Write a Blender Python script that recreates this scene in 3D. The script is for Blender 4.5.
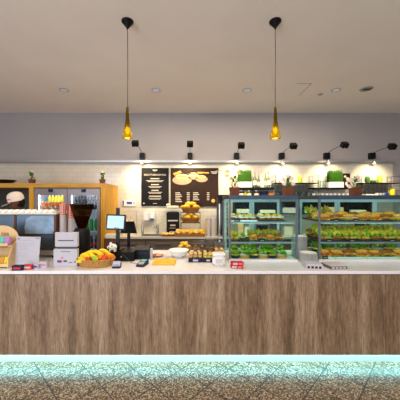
import bpy, bmesh, math, random
from mathutils import Vector, Matrix, noise as mnoise
random.seed(7)
PI = math.pi
for o in list(bpy.data.objects): bpy.data.objects.remove(o)
C = bpy.context.scene.collection
S = bpy.context.scene

# ------------------------------------------------------------ camera
EYE = 1.77; F = 257.0
cd = bpy.data.cameras.new('camera'); cam = bpy.data.objects.new('camera', cd); C.objects.link(cam)
cam.location = (0, 0, EYE); cam.rotation_euler = (PI/2, 0, 0)
cd.sensor_width = 36; cd.lens = F/400*36; cd.shift_x = 0.025; cd.clip_start = .05
S.camera = cam
S.view_settings.view_transform = 'Standard'; S.view_settings.look = 'None'
S.view_settings.gamma = 1; S.view_settings.exposure = 0.22
S.view_settings.use_curve_mapping = False
S.cycles.transparent_max_bounces = 32
# ------------------------------------------------------------ assumed daylight through the front side left unbuilt
W = bpy.data.worlds.new('world'); S.world = W; W.use_nodes = True
W.node_tree.nodes['Background'].inputs[0].default_value = (.86, .90, 1.0, 1)
W.node_tree.nodes['Background'].inputs[1].default_value = .8
def area(name, loc, rot, sx, sy, power, col):
    l = bpy.data.lights.new(name, 'AREA'); l.shape = 'RECTANGLE'; l.size = sx; l.size_y = sy
    l.energy = power; l.color = col
    o = bpy.data.objects.new(name, l); C.objects.link(o); o.location = loc; o.rotation_euler = rot; return o
# assumed daylight source behind the visitor, then two warm fill lights added without fixtures
area('assumed_daylight_fill', (-3.6, -3.2, 1.9), (PI/2+.2, 0, -.45), 3.2, 3.0, 205, (.84, .90, 1.0))  # added area light, brightens the room from behind; no window is built
area('hall_fill_light', (0.3, -0.4, 3.70), (0, 0, 0), 5.0, 1.6, 110, (1.0, .86, .68))  # added fill, warms and lifts the floor in front
area('work_fill_light', (0.7, 4.3, 3.72), (0, 0, 0), 4.4, .5, 110, (1.0, .84, .62))  # added fill, brightens the display cases and the back zone

# ------------------------------------------------------------ helpers
def X(px, D): return (px-190)*D/F
def Z(py, D): return EYE-(py-200)*D/F
def lin(c):
    c = c/255
    return c/12.92 if c <= .04045 else ((c+.055)/1.055)**2.4
def rgb(r, g, b): return (lin(r), lin(g), lin(b), 1)
def tag(o, label=None, cat=None, group=None, kind=None):
    if label:
        while len(label.replace('-', ' ').split()) > 16 and ' the ' in label: label = label.replace(' the ', ' ', 1)
        o['label'] = label
    if cat: o['category'] = cat
    if group: o['group'] = group
    if kind: o['kind'] = kind
    return o
def empty(name, loc, rz=0):
    o = bpy.data.objects.new(name, None); C.objects.link(o); o.location = loc; o.rotation_euler = (0, 0, rz)
    o.empty_display_size = .05
    return o
def copy_tree(o, parent=None):
    c = o.copy(); C.objects.link(c)
    if parent: c.parent = parent
    for ch in list(o.children): copy_tree(ch, c)
    return c
class MB:
    def __init__(s): s.b = bmesh.new()
    def _m(s, n0, M):
        for v in list(s.b.verts)[n0:]: v.co = M @ v.co
    def box(s, x0, x1, y0, y1, z0, z1, bev=0, M=None):
        n0 = len(s.b.verts)
        r = bmesh.ops.create_cube(s.b, size=1)
        for v in r['verts']:
            v.co = Vector((x0+(v.co.x+.5)*(x1-x0), y0+(v.co.y+.5)*(y1-y0), z0+(v.co.z+.5)*(z1-z0)))
        vs = r['verts']
        if bev:
            es = list({e for v in vs for e in v.link_edges})
            rr = bmesh.ops.bevel(s.b, geom=es, offset=bev, segments=2, affect='EDGES', clamp_overlap=True)
            if M:
                done = set(rr['verts']) | {v for f in rr['faces'] for v in f.verts}
                for v in done: v.co = M @ v.co
        elif M:
            for v in vs: v.co = M @ v.co
        return s
    def ring(s, c, ax, r, n):
        ax = ax.normalized()
        up = Vector((0, 0, 1)) if abs(ax.z) < .95 else Vector((1, 0, 0))
        u = ax.cross(up).normalized(); w = ax.cross(u)
        return [s.b.verts.new(c+u*(math.cos(2*PI*k/n)*r)+w*(math.sin(2*PI*k/n)*r)) for k in range(n)]
    def tube(s, pts, r, n=8, cap=True):
        pts = [Vector(p) for p in pts]
        rs = r if isinstance(r, (list, tuple)) else [r]*len(pts)
        rings = []
        up = Vector((0, 0, 1))
        d0 = (pts[-1]-pts[0])
        if abs(d0.normalized().z) > .9: up = Vector((1, 0, 0.01))
        for i, p in enumerate(pts):
            d = (pts[min(i+1, len(pts)-1)]-pts[max(i-1, 0)]).normalized()
            u = d.cross(up)
            if u.length < 1e-4: u = d.cross(Vector((0, 1, 0)))
            u.normalize(); w = d.cross(u)
            rings.append([s.b.verts.new(p+u*(math.cos(2*PI*k/n)*rs[i])+w*(math.sin(2*PI*k/n)*rs[i])) for k in range(n)])
        for a, b in zip(rings, rings[1:]):
            for k in range(n): s.b.faces.new((a[k], a[(k+1) % n], b[(k+1) % n], b[k]))
        if cap:
            s.b.faces.new(rings[0][::-1]); s.b.faces.new(rings[-1])
        return s
    def cyl(s, x, y, z0, z1, r0, r1=None, n=20):
        return s.lathe([(r0, z0), (r1 if r1 is not None else r0, z1)], x, y, n)
    def lathe(s, prof, x=0, y=0, n=24, cap=True, sx=1, sy=1):
        rings = []
        for r, z in prof:
            rings.append([s.b.verts.new((x+sx*r*math.cos(2*PI*k/n), y+sy*r*math.sin(2*PI*k/n), z)) for k in range(n)])
        for a, b in zip(rings, rings[1:]):
            for k in range(n): s.b.faces.new((a[k], a[(k+1) % n], b[(k+1) % n], b[k]))
        if cap:
            s.b.faces.new(rings[0][::-1]); s.b.faces.new(rings[-1])
        return s
    def blob(s, c, rx, ry, rz, amp=.12, fr=3., sub=2, seed=0, M=None):
        r = bmesh.ops.create_icosphere(s.b, subdivisions=sub, radius=1)
        for v in r['verts']:
            k = 1+amp*mnoise.noise(v.co*fr+Vector((seed*3.7, seed*1.3, seed*.7)))*2
            v.co = Vector((v.co.x*rx*k, v.co.y*ry*k, v.co.z*rz*k))
            if M: v.co = M @ v.co
            v.co += Vector(c)
        return s
    def poly(s, pts, y0, y1):           # outline in xz, pushed along y
        a = [s.b.verts.new((x, y0, z)) for x, z in pts]; b = [s.b.verts.new((x, y1, z)) for x, z in pts]
        n = len(pts)
        s.b.faces.new(a); s.b.faces.new(b[::-1])
        for k in range(n): s.b.faces.new((a[k], b[k], b[(k+1) % n], a[(k+1) % n]))
        return s
    def polyx(s, pts, x0, x1):          # outline in yz, pushed along x
        a = [s.b.verts.new((x0, y, z)) for y, z in pts]; b = [s.b.verts.new((x1, y, z)) for y, z in pts]
        n = len(pts)
        s.b.faces.new(a); s.b.faces.new(b[::-1])
        for k in range(n): s.b.faces.new((a[k], b[k], b[(k+1) % n], a[(k+1) % n]))
        return s
    def ruffle(s, x0, x1, y0, y1, z, amp, seed=0, n=16, lift=.0):   # wavy lettuce leaf with thickness
        rows = []
        for j in range(5):
            t = j/4; row = []
            for i in range(n+1):
                u = i/n
                e = abs(t-.5)*2
                w = mnoise.noise(Vector((u*5+seed, t*2.3+seed*1.7, seed)))*amp*2*(.3+e)
                row.append(s.b.verts.new((x0+(x1-x0)*u+mnoise.noise(Vector((u*6, t*4, seed)))*amp*.8,
                                          y0+(y1-y0)*t, z+w+lift*t)))
            rows.append(row)
        for a, b in zip(rows, rows[1:]):
            for i in range(n): s.b.faces.new((a[i], a[i+1], b[i+1], b[i]))
        return s
    def xf(s, M):
        for v in s.b.verts: v.co = M @ v.co
        return s
    def build(s, name, m, parent=None, loc=None, smooth=False, rz=0, solid=0):
        bmesh.ops.recalc_face_normals(s.b, faces=s.b.faces)
        me = bpy.data.meshes.new(name); s.b.to_mesh(me); s.b.free()
        if smooth:
            me.shade_smooth()
            try: me.set_sharp_from_angle(angle=R(42))
            except Exception: pass
        me.materials.append(m)
        o = bpy.data.objects.new(name, me); C.objects.link(o)
        if solid:
            md = o.modifiers.new('thickness', 'SOLIDIFY'); md.thickness = solid
        if parent: o.parent = parent
        if loc: o.location = loc
        if rz: o.rotation_euler.z = rz
        return o
def R(d): return math.radians(d)
def T(x, y, z): return Matrix.Translation((x, y, z))
def RX(d): return Matrix.Rotation(R(d), 4, 'X')
def RY(d): return Matrix.Rotation(R(d), 4, 'Y')
def RZ(d): return Matrix.Rotation(R(d), 4, 'Z')

# ------------------------------------------------------------ materials
def nt(m):
    m.use_nodes = True; return m.node_tree.nodes, m.node_tree.links, m.node_tree.nodes['Principled BSDF']
def mat(name, col, rough=.5, metal=0, var=.12, scale=14, emit=0, ecol=None, bump=0, stretch=None, coat=0, subs=0):
    m = bpy.data.materials.new(name); N, L, B = nt(m)
    c = rgb(*col)
    if var:
        tc = N.new('ShaderNodeTexCoord'); mp = N.new('ShaderNodeMapping'); nz = N.new('ShaderNodeTexNoise')
        if stretch: mp.inputs['Scale'].default_value = stretch
        nz.inputs['Scale'].default_value = scale; nz.inputs['Detail'].default_value = 4
        cr = N.new('ShaderNodeValToRGB')
        cr.color_ramp.elements[0].position = .3; cr.color_ramp.elements[1].position = .7
        cr.color_ramp.elements[0].color = [x*(1-var) for x in c[:3]]+[1]
        cr.color_ramp.elements[1].color = [min(1, x*(1+var)) for x in c[:3]]+[1]
        L.new(tc.outputs['Object'], mp.inputs[0]); L.new(mp.outputs[0], nz.inputs[0]); L.new(nz.outputs[0], cr.inputs[0])
        L.new(cr.outputs[0], B.inputs['Base Color'])
        if bump:
            bp = N.new('ShaderNodeBump'); bp.inputs['Strength'].default_value = bump; bp.inputs['Distance'].default_value = .01
            L.new(nz.outputs[0], bp.inputs['Height']); L.new(bp.outputs[0], B.inputs['Normal'])
    else: B.inputs['Base Color'].default_value = c
    if not metal and rough > .3: B.inputs['Specular IOR Level'].default_value = .2
    B.inputs['Roughness'].default_value = rough; B.inputs['Metallic'].default_value = metal
    if coat: B.inputs['Coat Weight'].default_value = coat
    if subs:
        B.inputs['Subsurface Weight'].default_value = subs; B.inputs['Subsurface Scale'].default_value = .01
    if emit:
        B.inputs['Emission Color'].default_value = rgb(*(ecol or col)); B.inputs['Emission Strength'].default_value = emit
    return m
def glassmat(name, tint=(235, 245, 245), refl=.35, rough=.02):
    m = bpy.data.materials.new(name); m.use_nodes = True; N, L = m.node_tree.nodes, m.node_tree.links
    N.clear(); o = N.new('ShaderNodeOutputMaterial'); mx = N.new('ShaderNodeMixShader')
    t = N.new('ShaderNodeBsdfTransparent'); g = N.new('ShaderNodeBsdfGlossy'); fr = N.new('ShaderNodeFresnel'); mu = N.new('ShaderNodeMath')
    t.inputs[0].default_value = rgb(*tint); g.inputs['Roughness'].default_value = rough
    fr.inputs[0].default_value = 1.45; mu.operation = 'MULTIPLY'; mu.inputs[1].default_value = refl/.35
    L.new(fr.outputs[0], mu.inputs[0]); ge = N.new('ShaderNodeNewGeometry'); iv = N.new('ShaderNodeMath'); iv.operation = 'SUBTRACT'; iv.inputs[0].default_value = 1; L.new(ge.outputs['Backfacing'], iv.inputs[1])
    m2 = N.new('ShaderNodeMath'); m2.operation = 'MULTIPLY'; L.new(mu.outputs[0], m2.inputs[0]); L.new(iv.outputs[0], m2.inputs[1])
    L.new(m2.outputs[0], mx.inputs[0]); L.new(t.outputs[0], mx.inputs[1]); L.new(g.outputs[0], mx.inputs[2])
    L.new(mx.outputs[0], o.inputs[0]); return m
def math_node(N, L, op, a, b=None):
    n = N.new('ShaderNodeMath'); n.operation = op
    for i, v in enumerate((a, b)):
        if v is None: continue
        if isinstance(v, (int, float)): n.inputs[i].default_value = v
        else: L.new(v, n.inputs[i])
    return n.outputs[0]
def wood_panel():
    m = bpy.data.materials.new('weathered_oak_laminate'); N, L, B = nt(m)
    tc = N.new('ShaderNodeTexCoord')
    def nz(scale, st, det=6, dist=0):
        mp = N.new('ShaderNodeMapping'); mp.inputs['Scale'].default_value = st
        n = N.new('ShaderNodeTexNoise'); n.inputs['Scale'].default_value = scale; n.inputs['Detail'].default_value = det
        n.inputs['Distortion'].default_value = dist
        L.new(tc.outputs['Object'], mp.inputs[0]); L.new(mp.outputs[0], n.inputs[0]); return n.outputs[0]
    big = nz(2.2, (4.5, 1, .3), 3); fine = nz(9, (6, 1, .55), 8, 1.2); knot = nz(16, (2.0, 1, .45), 5, 2.5)
    a = math_node(N, L, 'MULTIPLY', big, .50); b = math_node(N, L, 'MULTIPLY', fine, .42); c = math_node(N, L, 'MULTIPLY', knot, .22)
    s = math_node(N, L, 'ADD', math_node(N, L, 'ADD', a, b), c)
    cr = N.new('ShaderNodeValToRGB'); E = cr.color_ramp.elements
    E[0].position = .40; E[0].color = rgb(80, 62, 46); E[1].position = .76; E[1].color = rgb(172, 152, 130)
    e = E.new(.52); e.color = rgb(118, 93, 71); e = E.new(.62); e.color = rgb(145, 119, 95)
    L.new(s, cr.inputs[0]); L.new(cr.outputs[0], B.inputs['Base Color']); B.inputs['Roughness'].default_value = .42
    return m
def floor_mat():
    m = bpy.data.materials.new('brown_terrazzo_tiles'); N, L, B = nt(m)
    tc = N.new('ShaderNodeTexCoord'); sp = N.new('ShaderNodeSeparateXYZ'); L.new(tc.outputs['Object'], sp.inputs[0])
    x, y = sp.outputs[0], sp.outputs[1]
    u = math_node(N, L, 'ADD', math_node(N, L, 'MULTIPLY', math_node(N, L, 'ADD', x, y), 2.0), -3.2+20)
    v = math_node(N, L, 'ADD', math_node(N, L, 'MULTIPLY', math_node(N, L, 'SUBTRACT', y, x), 2.0), -1.56+20)
    def edge(w):
        f = math_node(N, L, 'FRACT', w); d = math_node(N, L, 'ABSOLUTE', math_node(N, L, 'SUBTRACT', f, .5))
        return math_node(N, L, 'GREATER_THAN', d, .486)
    g = math_node(N, L, 'MAXIMUM', edge(u), edge(v))
    vo = N.new('ShaderNodeTexVoronoi'); vo.inputs['Scale'].default_value = 95; L.new(tc.outputs['Object'], vo.inputs[0])
    sc = N.new('ShaderNodeSeparateColor'); L.new(vo.outputs['Color'], sc.inputs[0])
    cr = N.new('ShaderNodeValToRGB'); E = cr.color_ramp.elements; cr.color_ramp.interpolation = 'CONSTANT'
    E[0].position = 0; E[0].color = rgb(58, 42, 32); E[1].position = .82; E[1].color = rgb(205, 190, 165)
    for p, c in ((.2, (105, 82, 60)), (.45, (138, 112, 84)), (.65, (165, 142, 112))):
        e = E.new(p); e.color = rgb(*c)
    L.new(sc.outputs[0], cr.inputs[0])
    mx = N.new('ShaderNodeMix'); mx.data_type = 'RGBA'; L.new(g, mx.inputs[0]); L.new(cr.outputs[0], mx.inputs[6]); mx.inputs[7].default_value = rgb(48, 40, 34)
    L.new(mx.outputs[2], B.inputs['Base Color']); B.inputs['Roughness'].default_value = .35
    return m
def tile_mat():
    m = bpy.data.materials.new('white_subway_tiles'); N, L, B = nt(m)
    tc = N.new('ShaderNodeTexCoord'); mp = N.new('ShaderNodeMapping'); mp.inputs['Rotation'].default_value = (PI/2, 0, 0)
    sp = N.new('ShaderNodeSeparateXYZ'); cb = N.new('ShaderNodeCombineXYZ'); L.new(tc.outputs['Object'], sp.inputs[0])
    L.new(sp.outputs[0], cb.inputs[0]); L.new(sp.outputs[2], cb.inputs[1])
    bk = N.new('ShaderNodeTexBrick'); bk.inputs['Scale'].default_value = 1
    bk.inputs['Brick Width'].default_value = .2; bk.inputs['Row Height'].default_value = .1; bk.inputs['Mortar Size'].default_value = .003
    bk.inputs['Color1'].default_value = rgb(206, 199, 186); bk.inputs['Color2'].default_value = rgb(200, 193, 179); bk.inputs['Mortar'].default_value = rgb(184, 176, 162)
    L.new(cb.outputs[0], bk.inputs[0]); L.new(bk.outputs[0], B.inputs['Base Color'])
    bp = N.new('ShaderNodeBump'); bp.inputs['Strength'].default_value = .35; bp.inputs['Distance'].default_value = .003
    inv = math_node(N, L, 'SUBTRACT', 1, bk.outputs['Fac']); L.new(inv, bp.inputs['Height']); L.new(bp.outputs[0], B.inputs['Normal'])
    B.inputs['Roughness'].default_value = .16
    return m
M_ = {}
def mk(k, *a, **kw): M_[k] = mat(k, *a, **kw); return M_[k]
mk('white_paint', (240, 234, 230), .8, var=.02, scale=2)
mk('grey_wall_paint', (158, 153, 155), .6, var=.02, scale=2)
mk('side_wall_paint', (196, 190, 180), .8, var=.03, scale=2)
mk('white_stone', (230, 226, 226), .25, var=.03, scale=30)
mk('plinth', (196, 206, 216), .35, var=.02)
mk('dark_gap', (22, 20, 20), .7)
mk('back_cab', (104, 92, 84), .5)
mk('back_top', (190, 184, 174), .3, var=.04)
mk('oak', (212, 156, 54), .5, var=.2, scale=6, stretch=(6, 6, .5))
mk('oak_h', (200, 148, 66), .5, var=.2, scale=6, stretch=(.5, 6, 6))
mk('light_wood', (218, 184, 132), .5, var=.12, scale=8)
mk('black_plastic', (15, 15, 17), .4, var=.1)
mk('black_matte', (16, 15, 15), .7, var=.1)
mk('dark_board', (15, 11, 11), .6, var=.05)
mk('brown_board', (42, 24, 16), .6, var=.05)
mk('steel', (190, 192, 196), .28, 1, var=.05)
mk('brushed', (84, 98, 114), .38, 1, var=.18, scale=5)
mk('alu', (168, 170, 172), .4, .8, var=.05)
mk('post_grey', (112, 118, 128), .35, .5, var=.05)
mk('fridge_grey', (136, 124, 126), .4, .3, var=.05)
mk('fridge_white', (225, 232, 240), .4, var=.03)
mk('porcelain', (242, 240, 236), .2, var=.02)
mk('white_plastic', (228, 226, 224), .4, var=.02)
mk('paper', (186, 184, 194), .7, var=.02)
mk('ink', (90, 88, 96), .7, var=0)
mk('purple', (130, 40, 110), .6, var=0); mk('pink', (216, 120, 130), .6, var=.05); mk('teal', (100, 190, 170), .6, var=.05)
mk('lilac', (178, 130, 190), .6, var=.05); mk('red', (196, 50, 44), .5, var=.08); mk('yellow', (236, 204, 40), .5, var=.08)
mk('blue', (50, 84, 170), .5, var=.08); mk('navy', (28, 32, 64), .5, var=.05); mk('green', (40, 140, 70), .4, var=.1)
mk('letters', (196, 186, 172), .6, var=0); mk('gold_letters', (208, 160, 92), .6, var=0)
mk('wicker', (176, 130, 70), .7, var=.35, scale=60, bump=.8)
mk('dark_wicker', (150, 98, 46), .7, var=.35, scale=60, bump=.8)
mk('banana', (238, 204, 44), .45, var=.12, scale=30); mk('orange', (245, 130, 10), .45, var=.08, scale=60, bump=.2)
mk('apple_green', (150, 190, 50), .35, var=.15); mk('apple_red', (196, 70, 40), .35, var=.3)
mk('banana_tip', (90, 70, 30), .6)
mk('pastry', (244, 182, 60), .5, var=.3, scale=25, bump=.4); mk('pastry_pale', (232, 190, 112), .55, var=.2, scale=30, bump=.4)
mk('bread', (228, 156, 56), .6, var=.2, scale=25, bump=.3); mk('bread_dark', (150, 84, 34), .6, var=.25, scale=25, bump=.3)
mk('lettuce', (108, 170, 30), .45, var=.5, scale=22, bump=.3); mk('lettuce_pale', (206, 186, 50), .45, var=.4, scale=22, bump=.3)
mk('dark_leaf', (62, 104, 44), .5, var=.4, scale=30); mk('tomato', (214, 58, 26), .3, var=.2); mk('carrot', (226, 124, 46), .4, var=.2)
mk('cheese', (240, 205, 92), .45, var=.1); mk('ham', (224, 150, 130), .45, var=.15); mk('cream', (228, 220, 196), .45, var=.08)
mk('egg', (246, 236, 190), .4, var=.1); mk('crust', (206, 150, 62), .6, var=.2)
mk('tray_black', (28, 28, 32), .3, var=.1); mk('tray_clear', (210, 225, 220), .2, var=.05)
mk('grass', (46, 86, 16), .6, var=.5, scale=40); mk('stem', (70, 110, 44), .5, var=.2)
mk('petal', (240, 218, 206), .5, var=.12); mk('petal_yellow', (238, 224, 150), .5, var=.15)
mk('brown_pot', (112, 62, 40), .5, var=.15, stretch=(8, 8, .5)); mk('vase_green', (176, 192, 62), .3, var=.12)
mk('cactus', (74, 112, 60), .6, var=.2)
mk('skin', (96, 60, 44), .5, var=.06); mk('cap', (232, 214, 198), .8, var=.04); mk('shirt', (40, 40, 46), .9, var=.1)
mk('trousers', (34, 34, 40), .9, var=.1); mk('hair', (24, 18, 16), .9)
mk('juice_orange', (230, 110, 34), .25, var=.1); mk('juice_yellow', (246, 220, 40), .3, var=.05); mk('bottle_dark', (46, 34, 40), .25, var=.2)
mk('cup_grey', (196, 186, 184), .6, var=.06); mk('cup_red', (200, 84, 64), .5, var=.6, scale=70)
def patterned():
    m = bpy.data.materials.new('red_dotted_paper'); N, L, B = nt(m)
    tc = N.new('ShaderNodeTexCoord'); vo = N.new('ShaderNodeTexVoronoi'); vo.inputs['Scale'].default_value = 60; cr = N.new('ShaderNodeValToRGB'); cr.color_ramp.interpolation = 'CONSTANT'
    E = cr.color_ramp.elements; E[0].color = rgb(196, 40, 30); E[1].position = .5; E[1].color = rgb(236, 206, 190)
    sc = N.new('ShaderNodeSeparateColor'); L.new(tc.outputs['Object'], vo.inputs[0]); L.new(vo.outputs['Color'], sc.inputs[0]); L.new(sc.outputs[0], cr.inputs[0]); L.new(cr.outputs[0], B.inputs['Base Color']); return m
M_['cup_red'] = patterned()
mk('beans', (60, 36, 22), .6, var=.5, scale=60, bump=.6)
mk('screen', (150, 190, 195), .3, var=0, emit=.30, ecol=(195, 236, 242))
mk('led_cyan', (120, 240, 240), .3, var=0, emit=60, ecol=(140, 228, 235))
mk('led_white', (230, 250, 255), .3, var=0, emit=8, ecol=(215, 245, 250))
mk('aqua_frame', (200, 220, 218), .4, .2, var=.03)
mk('picture_cream', (176, 144, 112), .6); mk('picture_white', (206, 186, 160), .6)
mk('soft_added_glow', (230, 250, 255), .3, var=0, emit=4)  # for the glow strips added under the case shelves
mk('fridge_led', (230, 240, 255), .3, var=0, emit=8)
mk('bulb', (255, 220, 120), .3, var=0, emit=11, ecol=(255, 236, 150))
mk('lamp_warm', (255, 236, 190), .3, var=0, emit=4)
mk('downlight_lens', (190, 198, 210), .3, var=0, emit=.25)
mk('rack_grey', (70, 72, 70), .5, .5)
mk('table_brown', (96, 58, 36), .5)
mk('price_dark', (36, 34, 52), .4)
GL = glassmat('clear_glass', (250, 254, 254)); GT = glassmat('case_glass', (240, 252, 250), .14); GCUP = glassmat('tumbler_glass', (240, 246, 244), .8)
GBOT = glassmat('bottle_glass', (206, 212, 196), .9); GBOX = glassmat('clear_plastic', (251, 252, 251), .6, .08)
GHOP = glassmat('smoked_plastic', (176, 140, 104), .7)
def amber():
    m = bpy.data.materials.new('amber_glass'); m.use_nodes = True; N, L = m.node_tree.nodes, m.node_tree.links
    N.clear(); o = N.new('ShaderNodeOutputMaterial'); a = N.new('ShaderNodeMixShader'); b = N.new('ShaderNodeMixShader')
    t = N.new('ShaderNodeBsdfTransparent'); t.inputs[0].default_value = rgb(236, 222, 100)
    tr = N.new('ShaderNodeBsdfTranslucent'); tr.inputs[0].default_value = rgb(150, 130, 22)
    d = N.new('ShaderNodeBsdfPrincipled'); d.inputs['Base Color'].default_value = rgb(112, 94, 20); d.inputs['Roughness'].default_value = .15; d.inputs['Metallic'].default_value = .4
    a.inputs[0].default_value = .55; L.new(t.outputs[0], a.inputs[1]); L.new(tr.outputs[0], a.inputs[2])
    b.inputs[0].default_value = .42; L.new(a.outputs[0], b.inputs[1]); L.new(d.outputs[0], b.inputs[2]); L.new(b.outputs[0], o.inputs[0]); return m
AMB = amber()

def struct(name, mb, m, **k): return tag(mb.build(name, m, **k), kind='structure')
def text(s, size, loc, m, parent, name='lettering', rot=(PI/2, 0, 0), align='CENTER', bold=0):
    cu = bpy.data.curves.new('t', 'FONT'); cu.body = s; cu.size = size; cu.align_x = align; cu.extrude = .0008; cu.offset = bold
    o = bpy.data.objects.new('t', cu); C.objects.link(o)
    bpy.context.view_layer.update()
    me = bpy.data.meshes.new_from_object(o.evaluated_get(bpy.context.evaluated_depsgraph_get()))
    bpy.data.objects.remove(o); me.materials.clear(); me.materials.append(m); me.name = name
    n = bpy.data.objects.new(name, me); C.objects.link(n); n.parent = parent; n.location = loc; n.rotation_euler = rot
    return n
def lines(mb, x0, x1, y, z, h=.006, n=1, gap=.016, ragged=.0, seed=0):
    rr = random.Random(seed)
    for k in range(n):
        d = ragged*rr.random(); mb.box(x0+d/2*0, x1-d, y-.001, y, z-k*gap-h, z-k*gap)
    return mb
ORD = ['first', 'second', 'third', 'fourth', 'fifth', 'sixth', 'seventh', 'eighth', 'ninth', 'tenth', 'eleventh', 'twelfth', 'thirteenth', 'fourteenth',
       'fifteenth', 'sixteenth', 'seventeenth', 'eighteenth', 'nineteenth', 'twentieth', 'twenty-first', 'twenty-second', 'twenty-third', 'twenty-fourth',
       'twenty-fifth', 'twenty-sixth', 'twenty-seventh', 'twenty-eighth']

# ------------------------------------------------------------ the room
CEIL = 3.767; WB = 5.9; WT = 1.013; XL, XR = -5.2, 5.6
struct('floor', MB().box(XL, XR, -3.6, WB+.1, -.1, 0), floor_mat())
struct('ceiling', MB().box(XL, XR, -3.6, WB+.1, CEIL, CEIL+.1), M_['white_paint'])
struct('wall_back', MB().box(XL, XR, WB, WB+.12, 0, CEIL), M_['grey_wall_paint'])
struct('wall_left', MB().box(XL-.12, XL, -3.6, WB+.1, 0, CEIL), M_['side_wall_paint'])
struct('wall_right', MB().box(XR, XR+.12, -3.6, WB+.1, 0, CEIL), M_['side_wall_paint'])
TILE_X1 = X(393, 5.88)
struct('trim_1', MB().box(XL, TILE_X1, WB-.012, WB, .95, Z(163, WB)), tile_mat())       # tiled splashback
struct('trim_2', MB().box(XL, TILE_X1, WB-.07, WB, Z(163, WB), Z(160.6, WB), .004), M_['alu'])
struct('trim_3', MB().box(XL, TILE_X1, WB-.085, WB-.07, Z(163.3, WB), Z(162.6, WB)), M_['fridge_grey'])

# ------------------------------------------------------------ front counter
cx0, cx1 = -3.4, 3.9
t = empty('service_counter', (0, 2.76, 0))
tag(t, 'long service counter clad in weathered brown oak panels above a pale glowing plinth', 'counter')
wp = wood_panel()
seams = [-3.4, -2.1, X(133, 2.76), X(210, 2.76), X(267, 2.76), 2.1, 3.9]
for a, b in zip(seams, seams[1:]):
    MB().box(a+.0012, b-.0012, 0, .024, .105, .966).build('front_panel', wp, t)
MB().box(cx0, cx1, .024, 1.12, .11, .966).build('carcass', M_['dark_gap'], t)
MB().box(cx0, cx1, .0425, .044, .101, .11).build('added_light_shield', M_['alu'], t)  # unseen strip added to shield the plinth from the LED light
MB().box(cx0, cx1, .052, 1.06, 0, .11).build('plinth', M_['plinth'], t)
MB().box(cx0, cx1, .03, .042, .1065, .1095).build('light_strip', M_['led_cyan'], t)
MB().box(cx0, cx1, .012, 1.1, .966, .978).build('shadow_gap', M_['dark_gap'], t)
w = MB().box(cx0-.02, cx1+.02, 2.74, 3.89, .978, WT, .003).build('worktop', M_['white_stone'])
tag(w, 'continuous white stone worktop lying on the front service counter', 'worktop')

# ------------------------------------------------------------ back counter and cabinets
bx0, bx1 = X(105, 5.0)+.01, 4.2
bz = 1.007
w = MB().box(bx0, bx1, 5.28, WB-.012, bz-.04, bz, .003).build('back_worktop', M_['back_top'])
tag(w, 'pale grey worktop running along the tiled back wall', 'worktop')
n = 8; wd = (bx1-bx0)/n
for k in range(n):
    c = empty('base_cabinet', (bx0+k*wd, 5.3, 0))
    tag(c, 'dark brown base cabinet under the back worktop, %s from the wooden fridge housing' % ORD[k], 'cabinet', 'base cabinets under the back worktop')
    MB().box(.002, wd-.002, .02, WB-.02-5.3, 0, bz-.041).build('body', M_['back_cab'], c)
    d = MB().box(.006, wd-.006, 0, .02, .1, bz-.06, .002).build('door', M_['back_cab'], c)
    MB().box(wd*.3, wd*.7, -.02, 0, .86, .872).build('handle', M_['alu'], d)

# wooden housing and fridges
hx1 = X(105, 5.0); hz = Z(183.2, 5.0); pt = .085
t = empty('fridge_housing', (0, 5.0, 0))
tag(t, 'tall honey-coloured wooden cabinet frame housing two fridges at the left of the back wall', 'cabinet frame')
MB().box(-4.6, hx1, 0, .88, hz-.085, hz).build('top_panel', M_['oak_h'], t)
MB().box(hx1-.085, hx1, 0, .88, 0, hz-.085).build('side_panel', M_['oak'], t)
MB().box(X(29, 5), X(33.3, 5), 0, .88, 0, hz-.085).build('divider', M_['oak'], t)
MB().box(-4.6, -4.52, 0, .88, 0, hz-.085).build('side_panel', M_['oak'], t)
MB().box(-4.52, X(29, 5), .80, .86, .95, hz-.085).build('back_panel', M_['rack_grey'], t)
MB().box(-4.52, X(29, 5), .02, .86, 0, .95).build('base_unit', M_['back_cab'], t)

def fridge(x0, x1, label):
    t = empty('glass_door_fridge', (x0, 5.02, 0)); tag(t, label, 'fridge')
    w = x1-x0; H = Z(188.4, 5.0)
    b = MB()
    b.box(0, w, .80, .84, 0, H); b.box(0, .03, .04, .8, 0, H); b.box(w-.03, w, .04, .8, 0, H); b.box(.03, w-.03, .04, .8, 0, .3); b.box(.03, w-.03, .04, .8, H-.06, H)
    b.build('cabinet_shell', M_['fridge_white'], t)
    fr = .062
    d = MB().box(0, fr, 0, .035, .3, H).box(w-fr, w, 0, .035, .3, H).box(fr, w-fr, 0, .035, H-.13, H).box(fr, w-fr, 0, .035, .3, .42).build('door_frame', M_['fridge_grey'], t)
    MB().box(fr, w-fr, .012, .02, .42, H-.13).build('pane', GL, d)
    MB().box(w/2-.045, w/2+.045, -.006, 0, H-.075, H-.01).build('display', M_['navy'], d)
    MB().box(.045, w-.045, .05, .075, H-.10, H-.075).build('light_tube', M_['fridge_led'], t)
    MB().box(.035, .055, .06, .08, .4, H-.12).build('light_tube', M_['fridge_led'], t)
    for z in (.45, .8, 1.15, 1.58): MB().box(.03, w-.03, .09, .78, z-.012, z).build('shelf', M_['fridge_white'], t)
    return t
f1 = (X(33.6, 5)+.003, X(66.4, 5)); f2 = (X(66.9, 5), X(99.6, 5))
FR1 = fridge(*f1, 'grey glass-door fridge holding yellow and orange juice bottles, beside the wooden divider')
fridge(*f2, 'grey glass-door fridge holding dark bottles, behind the coffee grinder')
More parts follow.
